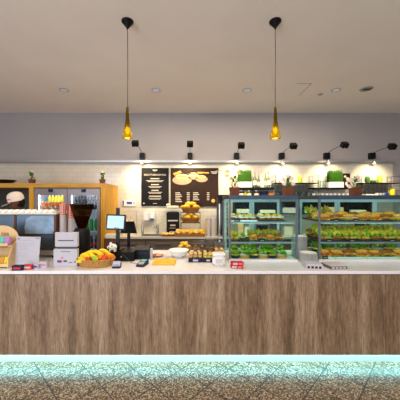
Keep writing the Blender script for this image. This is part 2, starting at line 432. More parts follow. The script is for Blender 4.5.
def bottle_proto(name, m1, m2, h=.24, r=.03):
    t = empty(name, (0, 0, -5))
    MB().lathe([(r*.9, 0), (r, .01), (r, h*.72), (r*.6, h*.86), (r*.55, h*.92)], n=12).build('body', m1, t, smooth=True)
    MB().lathe([(r*1.03, h*.18), (r*1.03, h*.5)], n=12, cap=False).build('wrap', m2, t, smooth=True)
    MB().cyl(0, 0, h*.92, h, r*.6, n=12).build('bottle_cap', M_['white_plastic'] if m1 != M_['bottle_dark'] else M_['black_plastic'], t)
    return t
def row(proto, pts, lab, cat, grp, dst=None):
    out = []
    for k, p in enumerate(pts):
        o = proto if k == 0 and proto.location.z < -4 else copy_tree(proto)
        o.location = p; tag(o, lab(k), cat, grp); out.append(o)
    return out
jo = bottle_proto('juice_bottle', M_['juice_orange'], M_['orange'], .16, .035)
jy = bottle_proto('juice_bottle', M_['juice_yellow'], M_['juice_yellow'], .17, .035)
nb = 8; xs = [f1[0]+.10+k*(f1[1]-f1[0]-.19)/(nb-1) for k in range(nb)]
z = 1.58
row(jy, [(x+.01, 5.27, z+.12) for x in xs[1:]], lambda k: 'yellow juice bottle in the raised rear row of the left fridge, %s from the left' % ORD[k], 'bottle', 'yellow juice bottles in the left fridge')
row(jo, [(x, 5.16, z-.0) for x in xs], lambda k: 'orange juice bottle with yellow wrapper, front row of the left fridge, %s from the left' % ORD[k], 'bottle', 'orange juice bottles in the left fridge')
MB().box(.06, f1[1]-f1[0]-.04, .20, .31, 1.58, 1.70).build('riser', M_['fridge_white'], FR1)
dk = bottle_proto('dark_bottle', M_['bottle_dark'], M_['navy'], .26, .031)
xs = [f2[0]+.10+k*(f2[1]-f2[0]-.19)/(nb-1) for k in range(nb)]
row(dk, [(x, 5.16, 1.58) for x in xs], lambda k: 'dark bottle on the top shelf of the right fridge, %s from the left' % ORD[k], 'bottle', 'dark bottles in the right fridge')
gb = bottle_proto('green_bottle', M_['green'], M_['green'], .27, .04)
row(gb, [(f2[1]-.12-k*.1, 5.16, 1.15) for k in range(4)], lambda k: 'green bottle on the second shelf of the right fridge, %s from the right' % ORD[k], 'bottle', 'green bottles in the right fridge')
db = bottle_proto('cola_bottle', M_['bottle_dark'], M_['red'], .25, .035)
row(db, [(f2[1]-.12-k*.1, 5.16, .8) for k in range(5)], lambda k: 'dark bottle with red wrapper, third shelf of the right fridge, %s from the right' % ORD[k], 'bottle', 'red-wrapped bottles in the right fridge')
row(jo, [(f1[0]+.12+k*.1, 5.16, 1.15) for k in range(5)], lambda k: 'orange juice bottle on the second shelf of the left fridge, %s from the left' % ORD[k], 'bottle', 'second-shelf bottles in the left fridge')

# on top of the housing
bw = MB().lathe([(.05, 0), (.16, .03), (.22, .075), (.215, .08), (.15, .04), (.01, .02)], n=28, cap=False).build('dark_bowl', M_['black_plastic'], loc=(X(2.5, 5.2), 5.25, hz), smooth=True)
tag(bw, 'shallow dark bowl resting on top of the wooden fridge housing', 'bowl')
def small_plant(name, loc, label, flower):
    t = empty(name, loc); tag(t, label, 'potted plant')
    MB().lathe([(.042, 0), (.055, .085), (.048, .085), (.046, .07)], n=4, sx=1.3, sy=1.3).xf(RZ(45)).build('pot', M_['brown_pot'], t)
    rr = random.Random(hash(name+label) % 7 if False else len(label))
    b = MB()
    for k in range(16):
        a = rr.random()*2*PI; r = rr.random()*.045; hh = .1+rr.random()*.12
        b.blob((math.cos(a)*r, math.sin(a)*r, hh), .018, .014, .022, .3, sub=1, seed=k)
    b.build('leaves', M_['dark_leaf'], t)
    MB().tube([(0, 0, .06), (.005, 0, .22)], .004, 6).build('stalk', M_['stem'], t)
    b = MB()
    for k in range(5): b.blob((rr.uniform(-.03, .03), rr.uniform(-.03, .01), .2+rr.random()*.05), .02, .018, .016, .3, sub=1, seed=k+9)
    b.build('flowers', flower, t)
small_plant('potted_plant', (X(33, 5.15), 5.12, hz), 'small flowering plant in a square brown pot above the wooden divider', M_['petal_yellow'])
small_plant('potted_plant', (X(103, 5.15), 5.12, hz), 'small flowering plant in a square brown pot at the right end of the fridge housing', M_['petal_yellow'])

# ------------------------------------------------------------ menu boards and wall items
def board(name, x0, x1, y0, y1, m, label, cat='menu board'):
    D = WB-.03
    t = empty(name, (X(x0, D), D-.012, Z(y1, D))); tag(t, label, cat)
    w = X(x1, D)-X(x0, D); h = Z(y0, D)-Z(y1, D)
    MB().box(0, w, 0, .028, 0, h, .002).build('panel', m, t)
    return t, w, h
t, w, h = board('menu_board', 141.3, 168.8, 168, 206, M_['dark_board'], 'black menu board headed smoothies and shakes, on the tiles above the sink')
cx = w/2
text('SMOOTHIES & SHAKES', .050, (cx, -.001, h*.80), M_['letters'], t, bold=.0006)
def centred(b, cx, z, ww, hh): b.box(cx-ww/2, cx+ww/2, -.0015, 0, z, z+hh)
b = MB()
centred(b, cx, h*.93, .11, .022); centred(b, cx-.01, h*.915, .06, .008)
for k, (za, w1, w2) in enumerate(((.705, .20, .40), (.55, .18, .30), (.40, .16, .32), (.245, .27, .30))):
    centred(b, cx, h*za, w1, .022); centred(b, cx, h*(za-.045), w2, .011); centred(b, cx, h*(za-.072), w2*.82, .011)
centred(b, cx, h*.06, .09, .012)
b.lathe([(.02, 0), (.02, .0015)], 0, 0, 12) if False else None
b.build('text_lines', M_['letters'], t)
MB().lathe([(.018, 0), (.018, .0015)], n=14).xf(T(.06, 0, h*.07) @ RX(90)).build('emblem', M_['letters'], t)

t, w, h = board('menu_board', 170.6, 218.4, 168, 206.5, M_['brown_board'], 'brown menu board with a picture of coffee cups, above the pastry baskets')
b = MB()
def cup_pic(cx, cz, r):
    b = MB(); b.lathe([(r*1.45, 0), (r*1.45, .001)], n=24, sy=.5).xf(T(cx, -.0005, cz-.55*r) @ RX(90)); b.build('saucer_picture', M_['picture_cream'], t)
    b = MB(); b.poly([(cx+r*math.cos(a), cz+r*.95*math.sin(a)) for a in [PI*k/12 for k in range(12, 25)]], -.0035, -.002)
    b.lathe([(r, 0), (r, .001)], n=24, sy=.35).xf(T(cx, -.002, cz) @ RX(90)); b.build('cup_picture', M_['picture_white'], t)
    MB().lathe([(r*.82, 0), (r*.82, .001)], n=24, sy=.24).xf(T(cx, -.0032, cz) @ RX(90)).build('coffee_picture', M_['crust'], t)
cup_pic(w*.24, h*.78, .15); cup_pic(w*.48, h*.84, .095); cup_pic(w*.65, h*.77, .095)
MB().poly([(w*.05, h*.86), (w*.2, h*.93), (w*.24, h*.88), (w*.08, h*.80)], -.001, 0).poly([(w*.55, h*.90), (w*.8, h*.89), (w*.8, h*.855), (w*.57, h*.86)], -.001, 0).build('cinnamon_picture', M_['crust'], t)
b = MB(); b.box(w*.84, w*.98, -.0015, 0, h*.885, h*.91); b.box(w*.86, w*.96, -.0015, 0, h*.85, h*.875)
for k in range(6):
    b.box(w*.10, w*(.20+.02*(k % 3)), -.0015, 0, h*(.345-.045*k), h*(.365-.045*k)); b.box(w*.34, w*.40, -.0015, 0, h*(.345-.045*k), h*(.365-.045*k))
for k in range(5):
    b.box(w*.47, w*(.56+.02*((k+1) % 3)), -.0015, 0, h*(.345-.045*k), h*(.365-.045*k)); b.box(w*.76, w*.81, -.0015, 0, h*(.345-.045*k), h*(.365-.045*k))
b.build('text_lines', M_['letters'], t)
b = MB(); b.box(w*.10, w*.19, -.0015, 0, h*.392, h*.405); b.box(w*.46, w*.62, -.0015, 0, h*.392, h*.405); b.box(w*.1, w*.8, -.0015, 0, h*.075, h*.08)
b.lathe([(.042, 0), (.042, .002)], n=20).xf(T(w*.89, 0, h*.15) @ RX(90)); b.build('gold_marks', M_['gold_letters'], t)

D = WB-.03
t = empty('wall_notice', (X(122, D), D-.004, Z(206, D))); tag(t, 'small white notice with blue and red marks on the tiles right of the wooden cabinet', 'sign')
w = X(135.5, D)-X(122, D); h = Z(200, D)-Z(206, D)
MB().box(0, w, 0, .02, 0, h).build('panel', M_['white_plastic'], t)
MB().box(.01, .045, -.002, 0, .01, h-.01).build('blue_mark', M_['blue'], t); MB().box(w*.36, w*.75, -.002, 0, h*.3, h*.7).build('blue_mark', M_['blue'], t)
MB().box(w*.85, w*.93, -.002, 0, h*.3, h*.7).build('red_mark', M_['pink'], t)

def dispenser(px, m2, label):
    t = empty('soap_dispenser', (X(px, WB), WB-.012, Z(220.5, WB))); tag(t, label, 'dispenser')
    MB().box(-.062, .062, -.1, 0, 0, .20, .018).build('housing', M_['white_plastic'], t, smooth=True)
    MB().box(-.05, .05, -.108, -.08, .01, .07, .01).build('lever', m2, t)
dispenser(147, M_['white_plastic'], 'white wall dispenser on the left of the pair above the sink')
dispenser(152.8, M_['blue'], 'white wall dispenser with a blue lower part above the sink')
MB2 = MB
t = empty('soap_bottle', (X(142.5, 5.7), 5.7, bz)); tag(t, 'tall steel pump bottle standing left of the sink', 'bottle')
MB().lathe([(.03, 0), (.03, .2), (.012, .22), (.012, .24)], n=14).build('body', M_['steel'], t, smooth=True); MB().tube([(0, 0, .24), (0, 0, .275), (0, -.05, .275)], .006, 8).build('pump', M_['steel'], t)
t = empty('sink', (X(154, 5.55), 5.58, bz)); tag(t, 'stainless steel sink basin set in the back worktop below the tap', 'sink')
MB().box(-.28, .28, -.2, .17, 0, .006, .002).build('rim', M_['steel'], t)
MB().box(-.25, .25, -.17, .1, .006, .008).build('bowl', M_['rack_grey'], t)
t = empty('mixer_tap', (X(157.5, 5.74), 5.75, bz+.006)); tag(t, 'chrome mixer tap with a lever pointing right over the sink', 'tap')
MB().lathe([(.03, 0), (.026, .02), (.024, .18), (.02, .2)], n=16).build('body', M_['steel'], t, smooth=True)
MB().tube([(0, 0, .13), (-.04, -.08, .17), (-.08, -.16, .165), (-.085, -.175, .14)], .012, 10).build('spout', M_['steel'], t, smooth=True)
MB().tube([(0, 0, .2), (.06, -.02, .235), (.12, -.03, .27)], .006, 8).build('lever', M_['steel'], t, smooth=True)
# three syrup pump bottles behind the till
for k, px in enumerate((123.5, 127, 131)):
    t = empty('syrup_bottle', (X(px, 5.65), 5.65, bz)); tag(t, 'pale syrup bottle with pump and blue label on the back worktop, %s from the wooden cabinet' % ORD[k], 'bottle', 'syrup bottles on the back worktop')
    MB().lathe([(.036, 0), (.036, .24), (.014, .3), (.014, .34)], n=14).build('body', M_['cream'], t, smooth=True)
    MB().lathe([(.037, .06), (.037, .2)], n=14, cap=False).build('sticker', M_['blue'] if k else M_['gold_letters'], t)
    MB().tube([(0, 0, .34), (0, 0, .4), (0, -.05, .405)], .007, 8).build('pump', M_['gold_letters'], t)
t = MB().tube([(X(136.3, 5.6), 5.6, bz), (X(136.3, 5.6), 5.6, Z(211, 5.6)), (X(137.6, 5.6), 5.56, Z(210, 5.6))], .006, 8).build('wire_stand', M_['steel']); tag(t, 'thin wire stand on the back worktop right of the syrup bottles', 'stand')

# black bag poster and clear dispenser
t = empty('coffee_bag', (X(173, 5.6), 5.62, bz)); tag(t, 'tall black coffee bag with white print standing right of the sink', 'bag')
w = X(179.5, 5.6)-X(166.5, 5.6); hh = Z(212, 5.6)-bz
MB().poly([(-w/2, 0), (w/2, 0), (w*.48, hh*.5), (w/2, hh*.96), (w*.4, hh), (-w*.4, hh), (-w/2, hh*.96), (-w*.48, hh*.5)], -.06, .06).build('body', M_['black_plastic'], t)
b = MB(); b.box(-w*.38, w*.38, -.063, -.06, hh*.60, hh*.66); b.box(-w*.2, w*.2, -.063, -.06, hh*.40, hh*.46); b.box(-w*.25, w*.25, -.063, -.06, hh*.14, hh*.17); b.box(-w*.25, w*.2, -.063, -.06, hh*.3, hh*.32); b.build('print', M_['letters'], t)
t = empty('acrylic_lid_box', (X(172.5, 5.72), 5.78, bz)); tag(t, 'clear acrylic holder with a pale cap rising behind the black coffee bag', 'holder')
w = .30; hh = Z(208, 5.75)-bz
MB().box(-w/2, w/2, -.06, .06, 0, hh).build('body', GBOX, t)
MB().box(-w*.46, w*.46, -.05, .05, hh, hh+.05, .01).blob((-w*.33, -.02, hh+.07), .05, .04, .03, .1, sub=2).build('cap', M_['cream'], t)

# dark open cubbies on the wall behind the display cases
t = empty('wall_cubby_shelf', (X(234, 5.7), 5.62, Z(214, 5.7))); tag(t, 'long dark cubby shelf on the back wall seen through the display cases', 'shelf')
wc = 3.0; hc = Z(201.5, 5.7)-Z(214, 5.7)
MB().box(0, wc, .25, .265, 0, hc).build('back_panel', M_['dark_gap'], t)
MB().box(0, wc, 0, .25, 0, .02).build('shelf_board', M_['black_matte'], t); MB().box(0, wc, 0, .25, hc-.02, hc).build('shelf_board', M_['black_matte'], t)
for k in range(7): MB().box(k*(wc-.02)/6, k*(wc-.02)/6+.02, 0, .25, .02, hc-.02).build('divider', M_['black_matte'], t)
for k, (fx, fw, fh, mm, nm) in enumerate(((.05, .36, .09, 'cream', 'cream'), (.56, .34, .07, 'cream', 'cream'), (1.06, .30, .12, 'cup_grey', 'grey'), (1.55, .38, .08, 'cream', 'cream'), (2.04, .36, .13, 'light_wood', 'tan'), (2.56, .34, .07, 'cream', 'cream'))):
    o = MB().box(0, fw, 0, .18, 0, fh, .006).build('storage_box', M_[mm], loc=(X(234, 5.7)+fx, 5.64, Z(214, 5.7)+.02)); tag(o, 'low %s storage box in the dark cubby shelf, %s from the left' % (nm, ORD[k]), 'box', 'storage boxes in the cubby shelf')
o = None
for k, (px, w_, h_, mm, nm) in enumerate(((240, .12, .28, 'light_wood', 'tan'), (247, .14, .20, 'cream', 'cream'), (262, .2, .22, 'black_plastic', 'black'), (275, .16, .26, 'rack_grey', 'grey'), (287, .18, .2, 'cream', 'cream'), (327, .2, .24, 'black_plastic', 'black'), (346, .16, .2, 'cream', 'cream'), (362, .22, .26, 'rack_grey', 'grey'), (381, .18, .22, 'cream', 'cream'))):
    t = empty('storage_canister', (X(px, 5.6), 5.6, bz)); tag(t, '%s lidded canister on the back worktop behind the display cases, %s from the left' % (nm, ORD[k]), 'canister', 'canisters behind the display cases')
    MB().box(-w_/2, w_/2, -.09, .09, 0, h_, .008).build('body', M_[mm], t); MB().box(-w_/2-.004, w_/2+.004, -.094, .094, h_, h_+.02, .004).build('lid', M_['steel'], t)
# ------------------------------------------------------------ pastries
def croissant_mesh(seed):
    b = MB(); pts = []; rs = []
    for k in range(13):
        a = -1.15+2.3*k/12
        pts.append((math.sin(a)*.055, -math.cos(a)*.03+.03, .02)); rs.append((.008+.017*math.cos(a*1.25)**2)*(1+.12*(k % 2)))
    b.tube(pts, rs, 9); return b
def bun_mesh(seed):
    b = MB(); b.blob((0, 0, .022), .042, .036, .024, .10, seed=seed); return b
def mprotos(name, fns, m):
    out = []
    for k, f in enumerate(fns):
        o = f(k).build(name, m, loc=(0, 0, -5), smooth=True); out.append(o)
    return out
def place(protos, k, loc, rz, label, cat, grp, sc=1.):
    p = protos[k % len(protos)]
    o = p if p.location.z < -4 else copy_tree(p)
    o.location = loc; o.rotation_euler = (random.uniform(-.25, .25), random.uniform(-.25, .25), rz); o.scale = (sc, sc, sc)
    return tag(o, label, cat, grp)
crs = mprotos('croissant', [croissant_mesh], M_['pastry']); buns = mprotos('bun', [bun_mesh, lambda s: bun_mesh(5)], M_['pastry'])
rolls = mprotos('bread_roll', [lambda s: bun_mesh(2)], M_['pastry_pale'])
def wicker_basket(x, y, z, rx, ry, h, label, m='dark_wicker', name='wicker_basket'):
    t = empty(name, (x, y, z)); tag(t, label, 'basket')
    MB().lathe([(.8, 0), (.86, h*.3), (.95, h*.75), (1, h), (.94, h), (.9, h*.7), (.8, .012), (.01, .01)], n=36, cap=False, sx=rx, sy=ry).build('bowl', M_[m], t, smooth=True)
    ring = [(rx*.97*math.cos(a), ry*.97*math.sin(a), h+.003*math.sin(a*18)) for a in [2*PI*k/72 for k in range(73)]]
    MB().tube(ring, .009, 8).build('rim', M_[m], t, smooth=True)
    return t
sx = X(190.5, 5.5)
t = empty('tiered_stand', (sx, 5.5, bz)); tag(t, 'dark metal tiered stand carrying three pastry baskets on the back worktop', 'stand')
zt = [Z(225.5, 5.5)-.03, Z(214.5, 5.5)-.01]
zt = [bz+.285, bz+.505]
b = MB()
for s in (-1, 1): b.tube([(s*.21, .09, 0), (s*.21, .09, zt[1]-bz-.008)], .006, 8)
b.box(-.21, .21, .07, .1, 0, .012); b.build('uprights', M_['rack_grey'], t)
for zz in zt: MB().box(-.21, .21, -.1, .1, zz-bz-.012, zz-bz-.002).build('shelf', M_['rack_grey'], t)
specs = [(sx, zt[1]-.002, .20, .12, .085, 'top', 10, crs), (sx, zt[0]-.002, .20, .12, .085, 'middle', 10, buns)]
for (bx_, bz_, rx, ry, h, nm, cnt, pr) in specs:
    wicker_basket(bx_, 5.5, bz_, rx, ry, h, 'wicker basket of golden pastries on the %s tier of the stand' % nm)
    for k in range(cnt):
        a = k*2.4; r = math.sqrt((k+.5)/cnt)*.72
        place(pr, k, (bx_+math.cos(a)*rx*r, 5.5+math.sin(a)*ry*r, bz_+h*.55+.065*(1-r)+(.045 if k < 4 else .01)), a,
              'golden pastry in the %s basket of the tiered stand, %s outward from its middle' % (nm, ORD[k]), 'pastry', 'pastries in the %s tier basket' % nm, 1.7)
tr = empty('wooden_tray', (X(190, 5.45), 5.42, bz)); tag(tr, 'wide dark wicker tray of pastries standing on the back worktop below the tiers', 'tray')
MB().box(-.31, .31, -.1, .1, 0, .02, .004).build('base', M_['dark_wicker'], tr); MB().box(-.31, .31, -.1, -.085, .02, .06).box(-.31, .31, .085, .1, .02, .06).box(-.31, -.295, -.085, .085, .02, .06).box(.295, .31, -.085, .085, .02, .06).build('rim', M_['dark_wicker'], tr)
for k in range(18):
    i, j = k % 9, k//9
    place(crs if k % 3 else rolls, k, (X(190, 5.45)-.25+i*.0625, 5.36+j*.1, bz+.05+.03*(k % 2)), random.uniform(-1, 1),
          'golden pastry on the wide wicker tray, %s from the left in its %s row' % (ORD[i], ('front', 'rear')[j]), 'pastry', 'pastries on the wide wicker tray', 1.5)
tr = empty('wooden_tray', (X(168.5, 5.45), 5.42, bz)); tag(tr, 'small tray of sliced nut cake in front of the black coffee bag', 'tray')
MB().box(-.14, .14, -.08, .08, 0, .015, .003).build('base', M_['dark_wicker'], tr)
for k in range(8):
    i, j = k % 4, k//4
    place(rolls, k+1, (X(168.5, 5.45)-.10+i*.066, 5.39+j*.07, bz+.03), random.uniform(-1, 1), 'pale bread roll on the small tray before the coffee bag, %s from left in %s row' % (ORD[i], ('front', 'rear')[j]), 'bread roll', 'rolls on the small tray', 1.0)

# white cup stacks and jar and hot water tower
t = empty('storage_jar', (X(208.5, 5.65), 5.66, bz)); tag(t, 'brown-filled glass jar behind the stack of pale containers', 'jar')
MB().lathe([(.075, 0), (.08, .02), (.08, .26), (.06, .30)], n=20).build('body', M_['pastry_pale'], t, smooth=True); MB().cyl(0, 0, .30, .34, .065).build('lid', M_['steel'], t)
for k in range(7):
    for s in (0, 1):
        o = MB().lathe([(.040, 0), (.048, .062), (.048, .068), (.042, .068), (.035, .01)], n=16).build('food_container', M_['cup_grey'], loc=(X(208.3+s*4.9, 5.45), 5.45, bz+k*.052), smooth=True)
        tag(o, 'pale grey container in the %s of two stacks beside the pastries, %s from the bottom' % (('left', 'right')[s], ORD[k]), 'container', 'stacked pale containers')
t = empty('hot_drinks_machine', (X(222.5, 5.5), 5.52, bz)); tag(t, 'dark and steel drinks machine on the back worktop beside the left display case', 'drinks machine')
MB().box(-.11, .11, -.02, .16, 0, .85, .01).build('body', M_['rack_grey'], t); MB().box(-.10, .13, -.2, .16, .74, .87, .02).build('head', M_['black_plastic'], t)
MB().lathe([(.04, 0), (.04, .68)], -.065, -.08, 16).build('steel_column', M_['steel'], t, smooth=True); MB().cyl(.055, -.12, 0, .2, .05).cyl(.055, -.12, .2, .24, .03).build('jug', M_['black_plastic'], t, smooth=True)
MB().box(-.12, .14, -.2, .16, 0, .02).build('drip_tray', M_['steel'], t)

# ------------------------------------------------------------ wall shelves, right
def plank(name, x0, x1, py, label, D=5.72, th=.03, m='black_matte'):
    z = Z(py, D); o = MB().box(X(x0, D), X(x1, D), 5.60, WB-.012, z-th, z, .002).build(name, M_[m]); tag(o, label, 'shelf'); return z
z1 = plank('wall_shelf', 237, 273, 187.6, 'black wall shelf holding a grass planter and clear bottles', th=.045)
z1b = plank('wall_shelf', 236, 273, 198, 'lower black wall shelf with rows of jars, under the bottles')
z3 = plank('wall_shelf', 311.5, 350, 187.8, 'black wall shelf holding a grass planter and a dark picture frame')
z3b = plank('wall_shelf', 311.5, 350, 196, 'lower black wall shelf lined with small cups, below the right grass planter')
def wire_rack(x0, x1, ptop, pys, label, D=5.72):
    xa, xb = X(x0, D), X(x1, D); zb = Z(pys[-1], D); t = empty('wire_shelf_unit', (xa, WB-.02, zb)); tag(t, label, 'shelf unit')
    for xx in (0, xb-xa):
        b = MB()
        for y in (-.28, -.02): b.tube([(xx, y, 0), (xx, y, Z(ptop, D)-zb)], .005, 6)
        nr = 5
        for k in range(nr): zz = (Z(ptop, D)-zb)*k/(nr-1); b.tube([(xx, -.28, zz), (xx, -.02, zz)], .004, 6)
        # rear of the ladder stands proud as a short bracket
        b.tube([(xx-.09 if xx else xx+.09, -.02, 0), (xx-.09 if xx else xx+.09, -.02, Z(ptop, D)-zb)], .005, 6)
        for k in range(nr): zz = (Z(ptop, D)-zb)*k/(nr-1); b.tube([(xx, -.02, zz), (xx-.09 if xx else xx+.09, -.02, zz)], .004, 6)
        b.build('ladder', M_['black_matte'], t)
    zs = []
    for p in pys:
        z = Z(p, D)-zb; MB().box(0, xb-xa, -.28, -.01, z-.018, z).build('shelf_board', M_['black_matte'], t); zs.append(z+zb)
    b = MB(); z0, zt_ = zs[-1]-zb+.01, zs[0]-zb-.02
    k = .12
    while k < xb-xa-.1: b.box(k, k+.008, -.014, -.008, z0, zt_); k += .03
    zz = z0
    while zz < zt_: b.box(.1, xb-xa-.1, -.018, -.012, zz, zz+.008); zz += .03
    b.build('mesh_panel', M_['rack_grey'], t)
    return zs
za = wire_rack(274, 316, 175.5, (183, 196), 'black wire shelf unit with a green vase above the gap between display cases')
zb_ = wire_rack(358, 396, 176.5, (183, 195.5), 'black wire shelf unit with green vases at the right end of the back wall')
def grass_planter(x0, x1, z, label, D=5.72):
    xa, xb = X(x0, D), X(x1, D); w = xb-xa
    t = empty('grass_planter', ((xa+xb)/2, D+.02, z)); tag(t, label, 'planter')
    MB().box(-w/2, w/2, -.07, .07, 0, .125, .004).build('trough', M_['white_plastic'], t)
    b = MB(); rr = random.Random(3)
    for k in range(520):
        x = rr.uniform(-w/2+.008, w/2-.008); y = rr.uniform(-.06, .06); h = rr.uniform(.24, .315); dx = rr.uniform(-.012, .012); r = rr.uniform(.003, .006)
        a, c = b.b.verts.new((x-r, y, .11)), b.b.verts.new((x+r, y+.002, .11)); e = b.b.verts.new((x+r*.8+dx*.5, y, .11+h*.6)); f = b.b.verts.new((x-r*.8+dx*.5, y, .11+h*.6)); g = b.b.verts.new((x+dx, y+dx, .11+h))
        b.b.faces.new((a, c, e, f)); b.b.faces.new((f, e, g))
    tag(b.build('grass', M_['grass'], t), kind='stuff')
grass_planter(238, 251.5, z1, 'upright green grass in a white trough above the left display case')
grass_planter(328, 342.5, z3, 'upright green grass in a white trough on the shelf beside the picture frame')
def spirit(name, px, z, h, r, neck, glass, label, D=5.72):
    t = empty(name, (X(px, D), D, z)); tag(t, label, 'bottle', 'bottles on the wall shelf')
    MB().lathe([(r, 0), (r, h*.55), (neck, h*.7), (neck, h*.94)], n=16).build('body', glass, t, smooth=True); MB().cyl(0, 0, h*.94, h, neck*1.2, n=12).build('stopper', M_['steel'], t)
    MB().lathe([(r*1.02, h*.15), (r*1.02, h*.42)], n=16, cap=False).build('sticker', M_['cream'] if int(px) % 2 else M_['tray_clear'], t)
for k, (px, h, r) in enumerate(((255, .36, .042), (258.5, .30, .036), (262, .38, .04), (265.6, .33, .038), (268.5, .37, .036))):
    spirit('glass_bottle', px, z1, h, r, r*.33, GBOT if k != 2 else M_['cream'], ['clear glass bottle right beside the left grass planter', 'shorter clear glass bottle, second from the left grass planter', 'pale tall bottle in the middle of the five shelf bottles', 'clear glass bottle, second from the right end of the bottle shelf', 'clear glass bottle at the right end of the bottle shelf'][k])
def jar(px, z, label, m, D=5.68):
    t = empty('glass_jar', (X(px, D), D, z)); tag(t, label, 'jar', 'jars on the lower wall shelf')
    MB().lathe([(.05, 0), (.055, .02), (.055, .12), (.04, .145)], n=18).build('body', m, t, smooth=True); MB().cyl(0, 0, .145, .165, .045).build('lid', M_['steel'], t)
    MB().lathe([(.056, .04), (.056, .10)], n=18, cap=False).build('sticker', M_['cream'], t)
for k, (px, m) in enumerate(((241.5, 'beans'), (249, 'dark_leaf'), (256.5, 'beans'))):
    jar(px, z1b, 'small dark jar with a pale label on the lower shelf, %s from the left flower pot' % ORD[k], M_[m])
o = MB().box(-.02, .02, -.03, .03, 0, .15, .004).build('yellow_packet', M_['yellow'], loc=(X(245.3, 5.68), 5.68, z1b)); tag(o, 'narrow yellow packet between two dark jars on the lower shelf', 'packet')
o = MB().box(-.085, .085, -.05, .05, 0, .15, .005).build('dark_box', M_['navy'], loc=(X(264, 5.7), 5.7, z1b)); tag(o, 'dark box at the right of the jars on the lower shelf', 'box')
o = MB().lathe([(.045, 0), (.06, .1), (.055, .1), (.04, .01)], n=16).build('copper_pot', M_['orange'], loc=(X(271, 5.66), 5.66, z1b), smooth=True); tag(o, 'small orange pot on the lower shelf behind the left display case top', 'pot')
# vases
def vase(px, z, h, r, m, label, name='vase', D=5.72):
    o = MB().lathe([(r*.7, 0), (r, h*.35), (r*.95, h*.75), (r*.6, h*.97), (r*.55, h), (r*.4, h*.98), (r*.4, h*.5)], n=22).build(name, M_[m], loc=(X(px, D), D, z), smooth=True); tag(o, label, 'vase')
vase(300, za[0], .17, .052, 'vase_green', 'tall lime-green vase on the wire shelf above the case gap')
vase(367.3, zb_[0], .15, .055, 'cactus', 'darker green rounded vase at the left of the right-hand wire shelf')
vase(379.5, zb_[0], .165, .055, 'vase_green', 'tall lime-green vase on the right-hand wire shelf')
vase(373, zb_[0], .07, .06, 'cactus', 'low grey-green bowl between two vases on the right-hand wire shelf')
def cactus(px, z, label):
    t = empty('potted_cactus', (X(px, 5.7), 5.72, z)); tag(t, label, 'plant')
    MB().lathe([(.03, 0), (.04, .05), (.035, .05)], n=14).build('pot', M_['brown_pot'], t); MB().blob((0, 0, .11), .03, .03, .065, .06).build('body', M_['cactus'], t, smooth=True)
cactus(288.5, za[0], 'small green cactus in a pot behind the flowers on the left case')
o = MB().box(-.02, .02, -.02, .02, 0, .05, .004).build('trinket', M_['pink'], loc=(X(280, 5.7), 5.72, za[0])); tag(o, 'tiny pink box near the left ladder of the wire shelf', 'box')
# glasses upside down on mid shelf, cups on others
gp = MB().lathe([(.03, 0), (.036, .105), (.033, .105), (.027, .006)], n=14, cap=False).build('drinking_glass', GCUP, loc=(0, 0, -5), smooth=True)
k = 0
pts = [(X(278+3.1*i, 5.68), 5.69+.085*(i % 2), za[1]) for i in range(12)]
row(gp, pts, lambda k: 'clear drinking glass on the lower board of the wire shelf, %s from the left' % ORD[k], 'glass', 'glasses on the wire shelf')
cp = MB().lathe([(.025, 0), (.04, .055), (.036, .055), (.02, .008)], n=16, cap=False).build('small_cup', M_['porcelain'], loc=(0, 0, -5), smooth=True)
row(cp, [(X(314+4.2*i, 5.68), 5.68, z3b) for i in range(9)], lambda k: 'small white cup under the right grass planter, %s from the left' % ORD[k], 'cup', 'cups under the right grass planter')
gp2 = MB().lathe([(.034, 0), (.036, .16), (.033, .16), (.03, .006)], n=14, cap=False).build('tall_glass', GCUP, loc=(0, 0, -5), smooth=True)
row(gp2, [(X(319.5+2.8*i, 5.7), 5.72, z3) for i in range(3)], lambda k: 'tall clear glass left of the right grass planter, %s from the left' % ORD[k], 'glass', 'tall glasses on the right shelf')
t = empty('picture_frame', (X(346.5, 5.8), 5.8, z3)); tag(t, 'dark brown upright picture frame with pale blossoms beside the right grass planter', 'picture frame')
MB().box(-.085, .085, 0, .02, 0, .33, .003).build('frame', M_['brown_board'], t)
b = MB()
for q in ((-.03, .26), (.02, .22), (.05, .2), (-.01, .09), (.02, .07), (0, .12)): b.lathe([(.028, 0), (.028, .002)], n=12).xf(Matrix()) if False else b.blob((q[0], -.003, q[1]), .028, .004, .024, .3, sub=1, seed=q[0]*99)
b.build('blossom_picture', M_['petal'], t)
o = MB().box(-.14, .14, -.1, .1, 0, .03, .004).build('white_tray', M_['porcelain'], loc=(X(370, 5.7), 5.72, zb_[1])); tag(o, 'low white tray on the lower board of the right wire shelf', 'tray')
row((cp), [(X(377+3.6*i, 5.7), 5.70, zb_[1]) for i in range(3)], lambda k: 'small cream cup right of the white tray, %s from the tray' % ORD[k], 'cup', 'cups beside the white tray')
t = empty('yellow_jug', (X(392.3, 5.7), 5.7, zb_[1])); tag(t, 'yellow jug at the right end of the lower wire shelf', 'jug')
MB().lathe([(.045, 0), (.055, .03), (.05, .11), (.04, .15), (.036, .15), (.03, .02)], n=18).build('body', M_['juice_yellow'], t, smooth=True); MB().tube([(-.05, 0, .12), (-.085, 0, .1), (-.08, 0, .05), (-.052, 0, .04)], .007, 8).build('handle', M_['juice_yellow'], t, smooth=True)
o = MB().box(-.03, .03, -.03, .03, 0, .05, .004).build('blue_box', M_['blue'], loc=(X(387.3, 5.62), 5.64, zb_[1])); tag(o, 'little blue box left of the yellow jug', 'box')

